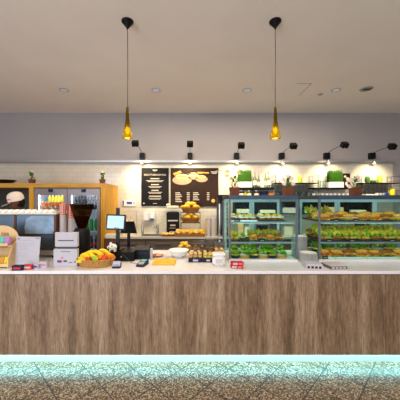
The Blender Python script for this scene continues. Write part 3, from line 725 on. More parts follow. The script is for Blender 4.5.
# ------------------------------------------------------------ spot lamps
VX = 190
bases = [(142.3, 135.3, 143.5), (190, 190, 144), (236.6, 241.3, 145.5), (281.7, 293.4, 146), (326.8, 344.6, 145), (372, 392.2, 146.5)]
for k, (bx_, hx_, hy_) in enumerate(bases):
    Db = 5.84; Dh = 5.84/1.13
    x0 = X(bx_, Db); zz = Z(156, Db)
    t = empty('wall_spot_lamp', (x0, WB, zz)); tag(t, 'black wall spot lamp on a curved arm, %s from the left along the upper wall' % ORD[k], 'spot lamp', 'black spot lamps above the rail')
    MB().box(-.056, .056, -.11, 0, -.068, .068, .006).build('base', M_['black_plastic'], t)
    xh = X(hx_, Dh)-x0; zh = Z(hy_, Dh)-zz; yh = Dh-WB
    pts = []
    for i in range(13):
        s = i/12; pts.append((xh*s, -.10+(yh+.10+.05)*s, .06+(zh-.06)*math.sin(s*PI/2)+.015*math.sin(s*PI)))
    MB().tube(pts, .0055, 8).build('arm', M_['black_plastic'], t, smooth=True)
    dv = Vector((0-xh, -.02-yh, -.80-zh)).normalized()
    q = dv.to_track_quat('-Z', 'Y').to_matrix().to_4x4()
    hd = MB().box(-.062, .062, -.055, .055, -.05, .05, .006, M=T(xh, yh, zh) @ q).build('head', M_['black_matte'], t)
    MB().lathe([(.045, -.053), (.045, -.049)], n=20).xf(T(xh, yh, zh) @ q).build('lens', M_['lamp_warm'], hd)
    l = bpy.data.lights.new('spot_bulb', 'SPOT'); l.energy = 72; l.color = (1, .86, .56); l.spot_size = R(82); l.spot_blend = .8; l.shadow_soft_size = .03
    lo = bpy.data.objects.new('spot_bulb', l); C.objects.link(lo); lo.parent = t
    lo.location = Vector((xh, yh, zh))+dv*.075; lo.rotation_euler = dv.to_track_quat('-Z', 'Y').to_euler()
    t = empty('rail_downlight', (x0, WB-.13, Z(163, WB))); tag(t, 'small glowing downlight under the wall rail below the %s spot lamp from the left' % ORD[k], 'downlight', 'downlights under the rail')
    MB().box(-.01, .01, .0, .06, 0, .03).build('bracket', M_['alu'], t)
    hz_ = MB().lathe([(.04, -.03), (.04, 0)], 0, 0, 18).build('housing', M_['alu'], t, smooth=True)
    MB().lathe([(.033, -.034), (.033, -.03)], 0, 0, 18).build('lens', M_['lamp_warm'], hz_)
    l = bpy.data.lights.new('downlight_bulb', 'SPOT'); l.energy = 4.5; l.color = (1, .84, .46); l.spot_size = R(140); l.spot_blend = .8; l.shadow_soft_size = .04
    lo = bpy.data.objects.new('downlight_bulb', l); C.objects.link(lo); lo.parent = t; lo.location = (0, -.06, -.05); lo.rotation_euler = (R(12), 0, 0)

# ceiling fittings
def clx(px, D=4.67): return X(px, D)
for k, px in enumerate((64, 156, 247, 336)):
    t = empty('recessed_downlight', (clx(px), 4.67, CEIL)); tag(t, 'small round recessed ceiling downlight, %s of four from the left' % ORD[k], 'ceiling light', 'recessed ceiling downlights')
    MB().lathe([(.085, -.006), (.085, 0)], n=24).build('ring', M_['steel'], t); MB().lathe([(.055, -.010), (.06, -.006)], n=24).build('lens', M_['downlight_lens'], t)
t = empty('ceiling_vent', (X(367, 4.6), 4.62, CEIL)); tag(t, 'round slotted ceiling vent at the right, beside the last downlight', 'vent')  # round ceiling vent
MB().lathe([(.10, -.012), (.11, 0)], n=24).build('rim', M_['alu'], t); MB().box(-.07, .07, -.04, -.02, -.018, -.012).box(-.07, .07, .0, .02, -.018, -.012).build('slats', M_['rack_grey'], t)
o = MB().lathe([(.03, -.02), (.05, 0)], n=18).build('smoke_detector', M_['alu'], loc=(X(320.5, 4.85), 4.85, CEIL)); tag(o, 'tiny ceiling sensor just left of the rightmost downlight', 'sensor')
struct('trim_4', MB().box(X(297, 4.4), X(312, 4.4), 4.40, 4.41, CEIL-.003, CEIL).box(X(312, 4.4)-.01, X(312, 4.4), 4.40, 4.9, CEIL-.003, CEIL), M_['grey_wall_paint'])

# pendants
for k, (px, ps, lab) in enumerate(((127.5, 0, 'left amber glass pendant lamp hanging on a black cord, above the till'), (275.2, 1, 'right amber glass pendant lamp hanging on a black cord, above the left display case'))):
    Dp = 2.87; t = empty('pendant_lamp', (X(px, Dp), Dp, CEIL)); tag(t, lab, 'pendant lamp', 'amber pendant lamps')
    zt_ = Z(107, Dp)-CEIL; zb2 = Z(138.5, Dp)-CEIL
    MB().lathe([(.066, 0), (.066, -.012), (.045, -.035), (.014, -.075), (.008, -.09)], n=28).build('canopy', M_['black_plastic'], t, smooth=True)
    MB().tube([(0, 0, -.08), (.003, 0, zt_*.5), (0, 0, zt_)], .0035, 6).build('cord', M_['black_plastic'], t, smooth=True)
    H = zt_-zb2
    g = MB().lathe([(.012, H), (.016, H*.93), (.019, H*.75), (.024, H*.55), (.037, H*.33), (.050, H*.14), (.056, 0), (.052, 0), (.046, H*.14), (.033, H*.33), (.020, H*.55), (.013, H*.9)], n=30, cap=False).xf(T(0, 0, zb2)).build('glass_shade', AMB, t, smooth=True)
    MB().cyl(0, 0, zb2+H*.45, zb2+H*.95, .011, n=12).build('socket', M_['gold_letters'], t)
    MB().blob((0, 0, zb2+H*.26), .024, .024, .04, 0).build('bulb', M_['bulb'], t, smooth=True)
    l = bpy.data.lights.new('pendant_bulb', 'POINT'); l.energy = 1.0; l.color = (1, .82, .45); l.shadow_soft_size = .03
    lo = bpy.data.objects.new('pendant_bulb', l); C.objects.link(lo); lo.parent = t; lo.location = (0, 0, zb2+.02)

# ------------------------------------------------------------ display cases
DF, DBK = 3.14, 3.76; ZT = Z(195.2, DF); SH = (1.270-.02, 1.50)
def display_case(x0, x1, label):
    t = empty('display_case', (x0, DF, WT)); tag(t, label, 'display case'); w = x1-x0; d = DBK-DF; H = ZT-WT; p = .022
    MB().box(0, w, 0, d, 0, .03, .003).build('base', M_['white_stone'], t)
    for x in (0, w-p):
        for y in (0, d-p): MB().box(x, x+p, y, y+p, .03, H-.05, .002).build('corner_post', M_['post_grey'], t)
    MB().box(0, w, 0, d, H-.012, H).box(0, w, 0, .03, H-.05, H-.012, .002).box(0, w, d-.03, d, H-.05, H-.012).box(0, .025, .03, d-.03, H-.05, H-.012).box(w-.025, w, .03, d-.03, H-.05, H-.012).build('top_frame', M_['brushed'], t)
    MB().box(.04, w-.04, .035, .06, H-.035, H-.015).build('light_tube', M_['led_white'], t)
    for zz in (.03+.25-.02, ):
        pass
    for zs in SH:
        s = MB().box(.03, w-.03, .03, d-.06, zs-WT-.008, zs-WT).build('shelf', GT, t)
        MB().box(.03, w-.03, .02, .03, zs-WT-.016, zs-WT+.004).build('shelf_edge', M_['alu'], s)
        MB().box(.05, w-.05, .035, .045, zs-WT-.018, zs-WT-.009).build('added_shelf_glow', M_['soft_added_glow'], s)  # glowing strip added under the shelf, no lamp known there
    MB().box(p, w-p, .006, .012, .03, H-.05).build('front_pane', GT, t)
    for x in (.008, w-.014): MB().box(x, x+.006, p, d-p, .03, H-.05).build('side_pane', GT, t)
    nd = 2 if w < 1 else 3; dw = (w-2*p)/nd
    for k in range(nd):
        xa = p+k*dw; f = .034; yy = d-.02-.012*(k % 2)
        q = MB().box(xa, xa+f, yy, yy+.01, .03, H-.05).box(xa+dw-f, xa+dw, yy, yy+.01, .03, H-.05).box(xa+f, xa+dw-f, yy, yy+.01, .03, .06).box(xa+f, xa+dw-f, yy, yy+.01, H-.09, H-.05).build('sliding_door', M_['aqua_frame'], t)
        MB().box(xa+f, xa+dw-f, yy+.002, yy+.007, .06, H-.09).build('pane', GT, q)
    return t
C1 = (X(229, DF), X(298, DF)); C2 = (X(319, DF), 3.25)
display_case(*C1, 'left glass display case with steel frame standing on the white worktop')
display_case(*C2, 'right wider glass display case with filled sandwiches, running out of frame')

# food -------------------------------------------------
def sandwich(kind, seed):
    t = empty('sandwich', (0, 0, -5)); rr = random.Random(seed)
    L = .085 if kind != 'long' else .10
    bm = M_['bread'] if kind != 'dark' else M_['bread_dark']
    b = MB().blob((0, 0, .016), L, .048, .018, .06, seed=seed); b.build('bread_base', bm, t, smooth=True)
    MB().ruffle(-L*1.02, L*1.02, -.066, .05, .034, .018, seed+.5, 18).build('lettuce', M_['lettuce_pale'] if seed % 2 else M_['lettuce'], t, solid=.002)
    b = MB()
    for k in range(4): b.blob((-L*.7+k*L*.47, -.050, .040+rr.random()*.006), .024, .016, .014, .1, sub=1, seed=k)
    b.build('filling', M_['tomato'] if kind == 'tomato' else M_['ham'] if kind == 'ham' else M_['carrot'], t, smooth=True)
    MB().box(-L*.8, L*.8, -.052, .03, .046, .05, M=RX(-4)).build('cheese_slice', M_['cheese'], t)
    MB().blob((0, .012, .064), L, .046, .024, .07, seed=seed+5).build('bread_lid', bm, t, smooth=True)
    return t
def stuffed(seed):           # wide open roll overflowing with frilly pale lettuce
    t = empty('lettuce_roll', (0, 0, -5))
    MB().blob((0, 0, .018), .08, .05, .02, .08, seed=seed).build('bread_base', M_['bread_dark'], t, smooth=True)
    for k in range(2): MB().ruffle(-.082, .082, -.055+.03*k, .03+.025*k, .045+.034*k, .024, seed+k*2.1, 18, lift=.045).build('lettuce_leaf', M_['lettuce_pale'] if k else M_['lettuce'], t, solid=.002)
    b = MB()
    for k in range(3): b.blob((-.05+k*.05, -.05, .045), .027, .016, .018, .2, sub=1, seed=k)
    b.build('filling', M_['crust' if seed % 2 else 'bread_dark'], t, smooth=True)
    MB().blob((.01, .03, .085), .06, .035, .028, .15, seed=seed+7).build('bread_lid', M_['bread'], t, smooth=True)
    return t
def salad(seed, top):
    t = empty('salad_bowl', (0, 0, -5)); rr = random.Random(seed)
    MB().lathe([(.045, 0), (.065, .04), (.062, .04), (.04, .004)], n=20, cap=False).build('bowl', M_['tray_black'] if seed % 2 else M_['crust'], t, smooth=True)
    MB().blob((0, 0, .035), .055, .055, .016, .2, seed=seed).build('filling', M_['cheese'] if seed % 2 else M_['cream'], t, smooth=True)
    b = MB()
    for k in range(5): a = rr.random()*6; b.ruffle(-.035+math.cos(a)*.02, .035+math.cos(a)*.02, -.035+math.sin(a)*.02, .02+math.sin(a)*.02, .052+.007*k, .014, seed+k, 8, lift=.015)
    b.build('leaves', M_['lettuce'], t, solid=.0015)
    b = MB()
    for k in range(5): b.blob((rr.uniform(-.035, .035), rr.uniform(-.045, .02), .07+rr.random()*.01), .012, .012, .009, .2, sub=1, seed=k)
    b.build('topping', top, t, smooth=True)
    return t
def cake(seed):
    t = empty('filled_bun', (0, 0, -5))
    MB().blob((0, 0, .02), .052, .042, .022, .08, seed=seed).build('bun_base', M_['bread_dark'], t, smooth=True)
    MB().blob((0, -.004, .045), .052, .046, .014, .25, 5, seed=seed).build('filling', M_['cream'], t, smooth=True)
    MB().blob((0, .006, .062), .044, .036, .018, .12, seed=seed+3).build('bun_lid', M_['pastry'] if seed % 2 else M_['egg'], t, smooth=True)
    return t
P_sand = [sandwich('tomato', 1), sandwich('dark', 2), sandwich('ham', 3), sandwich('tomato', 4)]
P_st = [stuffed(1), stuffed(2), stuffed(3)]
P_sal = [salad(1, M_['tomato']), salad(2, M_['cream']), salad(3, M_['carrot']), salad(4, M_['cheese'])]
P_sal[1].scale = (1, 1, 1)
P_cake = [cake(1), cake(2), cake(3)]
def shelf_row(protos, n, x0, x1, y, z, noun, where, cat, jitter=.1, sc=(1, 1, 1), rz=0, off=0):
    for k in range(n):
        p = protos[(k+off) % len(protos)]; o = p if p.location.z < -4 else copy_tree(p)
        o.location = (x0+(x1-x0)*(k+.5)/n, y, z); s = random.uniform(.95, 1.06); o.scale = (sc[0]*s, sc[1]*s, sc[2]*s)
        o.rotation_euler = (0, 0, rz+random.uniform(-jitter, jitter))
        tag(o, '%s %s, %s from the left' % (noun, where, ORD[k]), cat, '%ss %s' % (noun, where))
def platter(x0, x1, y0, y1, z, m, label, name='serving_tray'):
    w = x1-x0; t = MB().box(0, w, 0, y1-y0, 0, .006).box(0, w, 0, .006, .006, .018).box(0, w, y1-y0-.006, y1-y0, .006, .018).box(0, .006, .006, y1-y0-.006, .006, .018).box(w-.006, w, .006, y1-y0-.006, .006, .018).build(name, M_[m], loc=(x0, y0, z)); tag(t, label, 'tray'); return z+.006
a, b_ = C1[0]+.035, C1[1]-.035; s1, s2 = SH[1], SH[0]; s0 = WT+.03
# left case
z = platter(a+.01, a+.33, 3.22, 3.50, s1, 'tray_clear', 'pale tray of buns at the left of the top shelf in the left case')
shelf_row(P_cake, 4, a+.02, a+.32, 3.28, z, 'cream-filled bun', 'in the front row on the pale tray, left case top shelf', 'bun', sc=(.85, .9, 1))
shelf_row(P_cake, 4, a+.02, a+.32, 3.42, z, 'cream-filled bun', 'in the rear row on the pale tray, left case top shelf', 'bun', sc=(.85, .9, 1.15), off=1)
z = platter(a+.36, a+.68, 3.22, 3.50, s1, 'tray_black', 'black tray of topped rolls at the right of the top shelf in the left case')
shelf_row([P_cake[0], P_cake[2]], 4, a+.37, a+.67, 3.28, z, 'white-topped roll', 'in the front row on the black tray, left case top shelf', 'roll', sc=(.85, .9, 1), off=0)
shelf_row(P_cake, 3, a+.37, a+.67, 3.42, z, 'white-topped roll', 'in the rear row on the black tray, left case top shelf', 'roll', sc=(1, .9, 1.1), off=1)
z = platter(a+.24, a+.69, 3.22, 3.50, s2, 'tray_black', 'black tray of green sandwiches on the middle shelf of the left case')
shelf_row([P_sand[0], P_sand[1]], 4, a+.25, a+.68, 3.30, z, 'dark lettuce sandwich', 'in the front row, left case middle shelf', 'sandwich', sc=(.62, .9, .85))
shelf_row(P_st, 4, a+.25, a+.68, 3.42, z, 'lettuce-filled roll', 'in the rear row, left case middle shelf', 'roll', sc=(.62, .8, .9))
shelf_row([P_st[0], P_sal[0]], 2, a+.0, a+.22, 3.30, s2, 'green salad portion', 'at the left of the left case middle shelf', 'salad', sc=(.7, .8, 1.0))
shelf_row(P_sal, 6, a+.0, a+.70, 3.24, s0, 'salad bowl with green leaves', 'in the front row at the bottom of the left case', 'salad', sc=(1.08, .98, 1.0))
shelf_row(P_sal, 6, a+.03, a+.72, 3.39, s0, 'salad bowl with green leaves', 'in the rear row at the bottom of the left case', 'salad', sc=(1.12, 1.05, 1.45), off=2)
# right case
a = C2[0]+.035; e = 2.75
platter(a, e, 3.20, 3.68, s1, 'tray_black', 'long black tray on the top shelf of the right case')
platter(a, e, 3.20, 3.68, s2, 'tray_black', 'long black tray on the middle shelf of the right case')
platter(a, e, 3.20, 3.68, s0, 'tray_clear', 'long pale tray at the bottom of the right case')
shelf_row(P_sand, 7, a+.01, e-.01, 3.26, s1+.006, 'filled baguette sandwich', 'in the front row, top shelf of the right case', 'sandwich', sc=(.95, .9, .95))
shelf_row(P_sand, 7, a+.01, e-.01, 3.42, s1+.006, 'filled baguette sandwich', 'in the rear row, top shelf of the right case', 'sandwich', sc=(.95, .9, 1.25), off=2)
shelf_row(P_st, 7, a+.01, e-.01, 3.27, s2+.006, 'roll overflowing with pale lettuce', 'in the front row, middle shelf of the right case', 'roll', sc=(1, .95, 1.0))
shelf_row(P_st, 7, a+.03, e-.01, 3.43, s2+.006, 'roll overflowing with pale lettuce', 'in the rear row, middle shelf of the right case', 'roll', sc=(1, .95, 1.35), off=1)
shelf_row([P_sand[0], P_sand[3], P_sand[1]], 7, a+.01, e-.01, 3.26, s0+.006, 'tomato and salad sandwich', 'in the front row at the bottom of the right case', 'sandwich', sc=(.95, .95, 1.1))
shelf_row([P_sal[0], P_sal[2], P_sal[3]], 7, a+.01, e-.01, 3.43, s0+.006, 'green salad portion', 'in the rear row at the bottom of the right case', 'salad', sc=(1.3, 1., 1.8))
for (zz_, pr_, nm_, ct_, sc_) in ((s1, P_st, 'roll', 'top shelf', 1.3), (s2, P_sand, 'sandwich', 'middle shelf', 1.4), (s0, P_sal, 'salad', 'bottom', 1.3)):
    shelf_row(pr_, 2, a+.01, a+.37, 3.60, zz_+.006, 'heaped %s' % nm_, 'at the back left of the right case, %s' % ct_, nm_, sc=(1, 1, sc_), off=1)
def price(x, y, z, where):
    t = empty('price_tag', (x, y, z)); tag(t, 'small dark price card %s' % where, 'price tag', 'dark price cards in the cases')
    MB().box(-.035, .035, 0, .003, 0, .038, M=RX(-12)).build('card', M_['price_dark'], t); MB().box(-.022, .022, -.002, 0, .014, .02, M=RX(-12)).build('print', M_['letters'], t)
for (px, z, wh) in ((336, s1, 'on the top shelf edge of the right case'), (356, s1, 'at the top shelf, right of the vertical door frame'), (329, s2, 'on the middle shelf by the left corner post of the right case'), (352, s2, 'on the middle shelf of the right case near its centre'), (392, s2, 'on the middle shelf near the picture edge'), (325, s0, 'at the bottom left corner of the right case'), (237, s1, 'on the top shelf at the left of the left case'), (262, s2, 'at the middle shelf of the left case')):
    price(X(px, 3.175), 3.166, z+.001, wh)

# plates between the cases
pl = MB().lathe([(.05, 0), (.06, .004), (.098, .014), (.1, .018), (.095, .018), (.06, .009), (.01, .008)], n=30).build('plate', M_['porcelain'], loc=(0, 0, -5), smooth=True)
rz_ = (C1[1]+C2[0])/2
row(pl, [(rz_, 3.15, WT+k*.0125) for k in range(9)], lambda k: 'white plate in the low front stack between the display cases, %s from the bottom' % ORD[k], 'plate', 'plates in the front stack')
row((pl), [(rz_+.005, 3.42, WT+k*.0125) for k in range(22)], lambda k: 'white plate in the tall rear stack between the display cases, %s from the bottom' % ORD[k], 'plate', 'plates in the rear stack')

# flower pots on the cases
def flowers(px, D, label, hs, petal):
    t = empty('flower_pot', (X(px, D), D, ZT)); tag(t, label, 'potted flowers')
    MB().lathe([(.070, 0), (.082, .105), (.074, .105), (.070, .09)], n=4).xf(RZ(45)).build('pot', M_['brown_pot'], t)
    MB().lathe([(.070, .09), (.064, .096)], n=4).xf(RZ(45)).build('soil', M_['beans'], t)
    b = MB(); fl = MB(); lf = MB()
    for k, (dx, h) in enumerate(hs):
        b.tube([(dx*.1, 0, .09), (dx*.6, .01*(k % 3-1), h*.6), (dx, .02*(k % 3-1), h)], .0025, 6)
        for j in range(6):
            a = j*PI/3; fl.blob((dx+math.cos(a)*.017, .02*(k % 3-1)+math.sin(a)*.01, h+math.sin(a)*.016), .014, .010, .013, .1, sub=1, seed=j)
        fl.blob((dx, .02*(k % 3-1)-.012, h), .01, .008, .01, .1, sub=1)
    for k in range(12):
        a = k*2.4; q = T(math.cos(a)*.03, math.sin(a)*.025, .11+.012*k) @ RZ(a*57) @ RY(-50)
        lf.blob((0, 0, 0), .035, .012, .003, .1, sub=1, M=None) if False else None
        n0 = bmesh.ops.create_icosphere(lf.b, subdivisions=1, radius=1)
        for v in n0['verts']: v.co = q @ Vector((v.co.x*.034, v.co.y*.013, v.co.z*.003))
    b.build('stalks', M_['stem'], t); fl.build('blossoms', petal, t, smooth=True); lf.build('leaves', M_['stem'], t, smooth=True)
flowers(234.3, 3.3, 'brown pot of pale orchids at the left end of the left display case', [(-.10, .25), (-.09, .31), (-.03, .22), (.05, .29), (.015, .17)], M_['petal_yellow'])
flowers(288.2, 3.3, 'brown pot of pale pink blossoms at the right end of the left display case', [(-.06, .15), (-.055, .21), (.0, .25), (.04, .22), (.065, .15)], M_['petal'])
flowers(355.2, 3.4, 'brown pot of pink blossoms standing on the right display case', [(-.1, .20), (-.08, .12), (-.02, .17), (.02, .25), (.045, .22), (.01, .14)], M_['petal'])

# ------------------------------------------------------------ espresso machine, cups, grinder
ex0, ex1, ey = X(-18, 3.35), X(57, 3.35), 3.33
t = empty('espresso_machine', (ex0, ey, WT)); tag(t, 'wide stainless espresso machine seen from behind, left of the coffee grinder', 'espresso machine')
w = ex1-ex0; H = Z(212.8, ey)-WT
b = MB()
for x in (.04, w-.08):
    for y in (.05, .45): b.cyl(x+.02, y, 0, .035, .02, n=12)
b.build('feet', M_['black_plastic'], t)
MB().box(0, w, .03, .54, .035, .10, .004).build('base', M_['steel'], t)
MB().box(.03, w-.03, .09, .52, .1, .30).build('lower_body', M_['back_cab'], t)
MB().box(.01, w-.01, .02, .52, .30, H-.02, .01).build('upper_body', M_['rack_grey'], t)
xs_ = X(14.5, 3.33)-ex0
MB().box(.02, xs_-.01, .008, .02, .315, H-.03, .004).build('rear_panel', M_['brushed'], t)
q = MB().box(xs_+.02, w-.02, .006, .02, .315, H-.03, .004).build('rear_panel', M_['brushed'], t)
MB().poly([(xs_+.14, .32), (w-.05, .32), (w-.03, .36), (w-.03, H-.05), (xs_+.22, H-.04), (xs_+.15, H-.08), (xs_+.13, .40)], 0, .007).build('frosted_panel', mat('frosted_steel', (124, 146, 168), .5, .35, var=.25, scale=9), q)
MB().box(xs_-.01, xs_+.02, 0, .05, .12, H-.02, .003).build('post', M_['table_brown'], t)
MB().poly([(w-.32, .3), (w-.06, .3), (w-.04, .11), (w-.22, .11)], .03, .09).build('lower_panel', M_['brushed'], t)
MB().box(w-.03, w, 0, .5, .1, H-.02).build('side_panel', M_['table_brown'], t)
MB().box(0, w, 0, .54, H-.02, H).build('cup_tray', M_['cream'], t)
ETOP = WT+H
ec = empty('espresso_cup', (0, 0, -5)); ec.scale = (1, 1, .75)
MB().lathe([(.036, 0), (.038, .004), (.032, .035), (.02, .05), (.016, .054)], n=18).build('body', M_['porcelain'], ec, smooth=True)
MB().tube([(.034, 0, .012), (.052, 0, .018), (.05, 0, .034), (.03, 0, .036)], .004, 6).build('handle', M_['porcelain'], ec, smooth=True)
n = 11
row(ec, [(ex0+.10+k*.078, ey+.06, ETOP) for k in range(n)], lambda k: 'upturned white cup on the espresso machine, %s from the left in the front row' % ORD[k], 'cup', 'white cups on the espresso machine, front row')
row((ec), [(ex0+.14+k*.078, ey+.15, ETOP) for k in range(n-1)], lambda k: 'upturned white cup on the espresso machine, %s from the left in the second row' % ORD[k], 'cup', 'white cups on the espresso machine, second row')
tg = MB().lathe([(.028, 0), (.034, .085), (.031, .085), (.025, .006)], n=16, cap=False).build('tumbler', GCUP, loc=(0, 0, -5), smooth=True)
row(tg, [(ex0+.62+k*.074, ey+.25, ETOP) for k in range(5)], lambda k: 'clear tumbler behind the white cups on the espresso machine, %s from the left' % ORD[k], 'glass', 'tumblers on the espresso machine')
def cup_stack(px, D, n, m, lab, grp, ht=.10, pitch=.021):
    p = MB().lathe([(.030, 0), (.042, ht-.006), (.045, ht-.004), (.045, ht), (.040, ht), (.028, .004)], n=20).build('paper_cup', M_[m], loc=(0, 0, -5), smooth=True)
    row(p, [(X(px, D), D, WT+k*pitch) for k in range(n)], lambda k: lab % ORD[k], 'cup', grp)
cup_stack(63, 3.42, 23, 'cup_grey', 'pale paper cup in the tall stack beside the espresso machine, %s from the bottom', 'paper cups in the tall stack')
p = MB().lathe([(.030, 0), (.042, .094), (.045, .096), (.045, .1), (.040, .1), (.028, .004)], n=20).build('paper_cup', M_['cup_grey'], loc=(0, 0, -5), smooth=True)
row(p, [(X(70.5, 3.5), 3.5, WT+k*.022) for k in range(20)], lambda k: 'grey paper cup under the red-patterned ones beside the grinder, %s from the bottom' % ORD[k], 'cup', 'grey cups beside the grinder')
p = MB().lathe([(.030, 0), (.042, .094), (.045, .096), (.045, .1), (.040, .1), (.028, .004)], n=20).build('patterned_cup', M_['cup_red'], loc=(0, 0, -5), smooth=True)
row(p, [(X(70.5, 3.5), 3.5, WT+(20+k)*.022) for k in range(8)], lambda k: 'red-patterned cup on top of the grey cups beside the grinder, %s from the top' % ORD[7-k], 'cup', 'red-patterned cups beside the grinder')

p = MB().lathe([(.030, 0), (.042, .094), (.045, .096), (.045, .1), (.040, .1), (.028, .004)], n=20).build('patterned_cup', M_['cup_red'], loc=(0, 0, -5), smooth=True)
row(p, [(X(63, 3.42), 3.42, WT+(23+k)*.021) for k in range(7)], lambda k: 'red-patterned cup topping the pale stack nearest the espresso machine, %s from the top' % ORD[6-k], 'cup', 'red-patterned cups on the pale stack')
D = 3.38; gx = X(82, D)
t = empty('coffee_grinder', (gx, D, WT)); tag(t, 'black coffee grinder with a wide smoked bean hopper, behind the fruit basket', 'coffee grinder')
zz = Z(228, D)-WT
MB().box(-.115, .115, -.10, .14, 0, .03, .008).build('base', M_['black_plastic'], t)
MB().lathe([(.10, .03), (.105, .1), (.105, zz-.04), (.085, zz)], n=28, sy=.95).build('body', M_['black_plastic'], t, smooth=True)
MB().tube([(0, -.10, .19), (0, -.14, .17), (0, -.15, .13)], [.03, .025, .02], 10).build('spout', M_['black_matte'], t, smooth=True)
MB().box(-.03, .035, -.106, -.100, .15, .158).build('emblem', M_['steel'], t)
ht_ = Z(205, D)-WT
h_ = MB().lathe([(.055, zz), (.058, zz+.02), (.10, zz+.14), (.145, ht_-.01), (.15, ht_)], n=28, cap=False).build('hopper', GHOP, t, smooth=True)
MB().lathe([(.15, ht_), (.152, ht_+.012), (.14, ht_+.018)], n=28).build('hopper_lid', M_['black_plastic'], h_, smooth=True)
MB().lathe([(.050, zz+.004), (.053, zz+.02), (.092, zz+.14), (.09, zz+.15), (.04, zz+.16)], n=24).build('beans', M_['beans'], h_, smooth=True)

# ------------------------------------------------------------ the barista behind the machine
def person():
    bx_, by_ = X(18.5, 4.35), 4.42
    t = empty('person', (bx_, by_, 0)); tag(t, 'person in a pale cap and dark clothes bending behind the espresso machine', 'person')
    V = [(0, 0, .98), (0, -.01, 1.12), (0, -.04, 1.30), (0, -.07, 1.46), (-.01, -.10, 1.56), (-.02, -.12, 1.66),
         (-.17, -.07, 1.44), (-.23, -.14, 1.18), (-.20, -.30, 1.08), (-.19, -.37, 1.07),
         (.17, -.07, 1.44), (.23, -.14, 1.18), (.20, -.30, 1.08), (.19, -.37, 1.07),
         (-.09, .01, .92), (-.10, 0, .5), (-.11, .02, .09), (-.11, -.12, .04),
         (.09, .01, .92), (.10, 0, .5), (.11, .02, .09), (.11, -.12, .04)]
    Ed = [(0, 1), (1, 2), (2, 3), (3, 4), (4, 5), (3, 6), (6, 7), (7, 8), (8, 9), (3, 10), (10, 11), (11, 12), (12, 13), (0, 14), (14, 15), (15, 16), (16, 17), (0, 18), (18, 19), (19, 20), (20, 21)]
    Rr = [.15, .14, .15, .13, .055, .055, .07, .05, .04, .032, .07, .05, .04, .032, .095, .065, .045, .035, .095, .065, .045, .035]
    def skin(name, V, Ed, Rr, m, root=0):
        me = bpy.data.meshes.new(name); me.from_pydata(V, Ed, []); o = bpy.data.objects.new(name, me); C.objects.link(o)
        sk = o.modifiers.new('skin', 'SKIN'); sk.use_smooth_shade = True
        for i, r in enumerate(Rr): me.skin_vertices[0].data[i].radius = (r, r*.8 if name == 'body' and i < 4 else r)
        me.skin_vertices[0].data[root].use_root = True
        ss = o.modifiers.new('sub', 'SUBSURF'); ss.levels = 1; ss.render_levels = 1; me.materials.append(m); o.parent = t; return o
    skin('body', V, Ed, Rr, M_['skin'])
    V2 = [(0, 0, .98), (0, -.01, 1.12), (0, -.04, 1.30), (0, -.07, 1.45), (-.17, -.07, 1.44), (-.23, -.135, 1.2), (.17, -.07, 1.44), (.23, -.135, 1.2)]
    skin('shirt', V2, [(0, 1), (1, 2), (2, 3), (3, 4), (4, 5), (3, 6), (6, 7)], [.175, .165, .175, .145, .085, .065, .085, .065], M_['shirt'])
    V3 = [(0, 0, .99), (-.09, .01, .90), (-.10, 0, .5), (-.11, .02, .12), (.09, .01, .90), (.10, 0, .5), (.11, .02, .12)]
    skin('trousers', V3, [(0, 1), (1, 2), (2, 3), (0, 4), (4, 5), (5, 6)], [.17, .115, .085, .065, .115, .085, .065], M_['trousers'])
    # hands
    for s in (-1, 1):
        b = MB().blob((s*.19, -.41, 1.06), .040, .048, .018, .05)
        for k in range(4):
            x = s*.19+(-.03+.02*k); l = (.05, .062, .058, .045)[k]; b.tube([(x, -.44, 1.062), (x, -.44-l*.6, 1.058), (x, -.44-l, 1.04)], [.0095, .009, .007], 8)
        b.tube([(s*.19-s*.03, -.40, 1.06), (s*.19-s*.06, -.43, 1.055), (s*.19-s*.065, -.455, 1.045)], [.011, .010, .008], 8)
        b.build('hand', M_['skin'], t, smooth=True)
        MB().box(s*.11-.045, s*.11+.045, -.2, .07, .0, .07, .02).build('shoe', M_['black_matte'], t, smooth=True)
    # head bent down, turned to the left of the picture
    hp = empty('head_pivot', (0, 0, 0)); bpy.data.objects.remove(hp)
    Q = T(.0, -.12, 1.735) @ RZ(-58) @ RX(12) @ Matrix.Scale(1.12, 4)          # local -Y is where the face looks
    b = MB().blob((0, 0, 0), .076, .095, .112, .0, sub=3)
    b.blob((0, -.030, -.062), .055, .060, .058, .0, sub=2); b.blob((0, -.098, -.018), .013, .020, .024, 0, sub=2)      # jaw, nose
    for s in (-1, 1): b.blob((s*.078, .010, -.010), .010, .020, .030, 0, sub=2); b.blob((s*.032, -.085, .012), .02, .012, .008, 0, sub=1)
    b.tube([(-.022, -.094, -.058), (0, -.1, -.056), (.022, -.094, -.058)], [.005, .008, .005], 8)
    b.xf(Q).build('head', M_['skin'], t, smooth=True)
    b = MB()
    for s in (-1, 1): b.blob((s*.031, -.088, .002), .012, .008, .006, 0, sub=1)
    b.xf(Q).build('eyes', M_['white_plastic'], t, smooth=True)
    MB().blob((0, .018, .0), .081, .088, .100, .02, sub=3).xf(Q @ T(0, .006, .002)).build('hair', M_['hair'], t, smooth=True)
    r = MB(); pr = []
    pr = [(.090, .012), (.095, .05), (.093, .09), (.078, .128), (.045, .152), (.003, .160)]
    r.lathe(pr, n=28, sx=.98, sy=1.16); cap = r.xf(Q).build('cap', M_['cap'], t, smooth=True)
    br = MB()
    top = [(-.078+.156*k/10, -.075-.115*math.sin(PI*k/10)) for k in range(11)]
    vs = [br.b.verts.new((x, y, .022-.045*((-y-.075)/.115)-abs(x)*.22)) for x, y in top]; br.b.faces.new(vs)
    br.xf(Q).build('brim', M_['cap'], cap, solid=.005)
    e = MB()
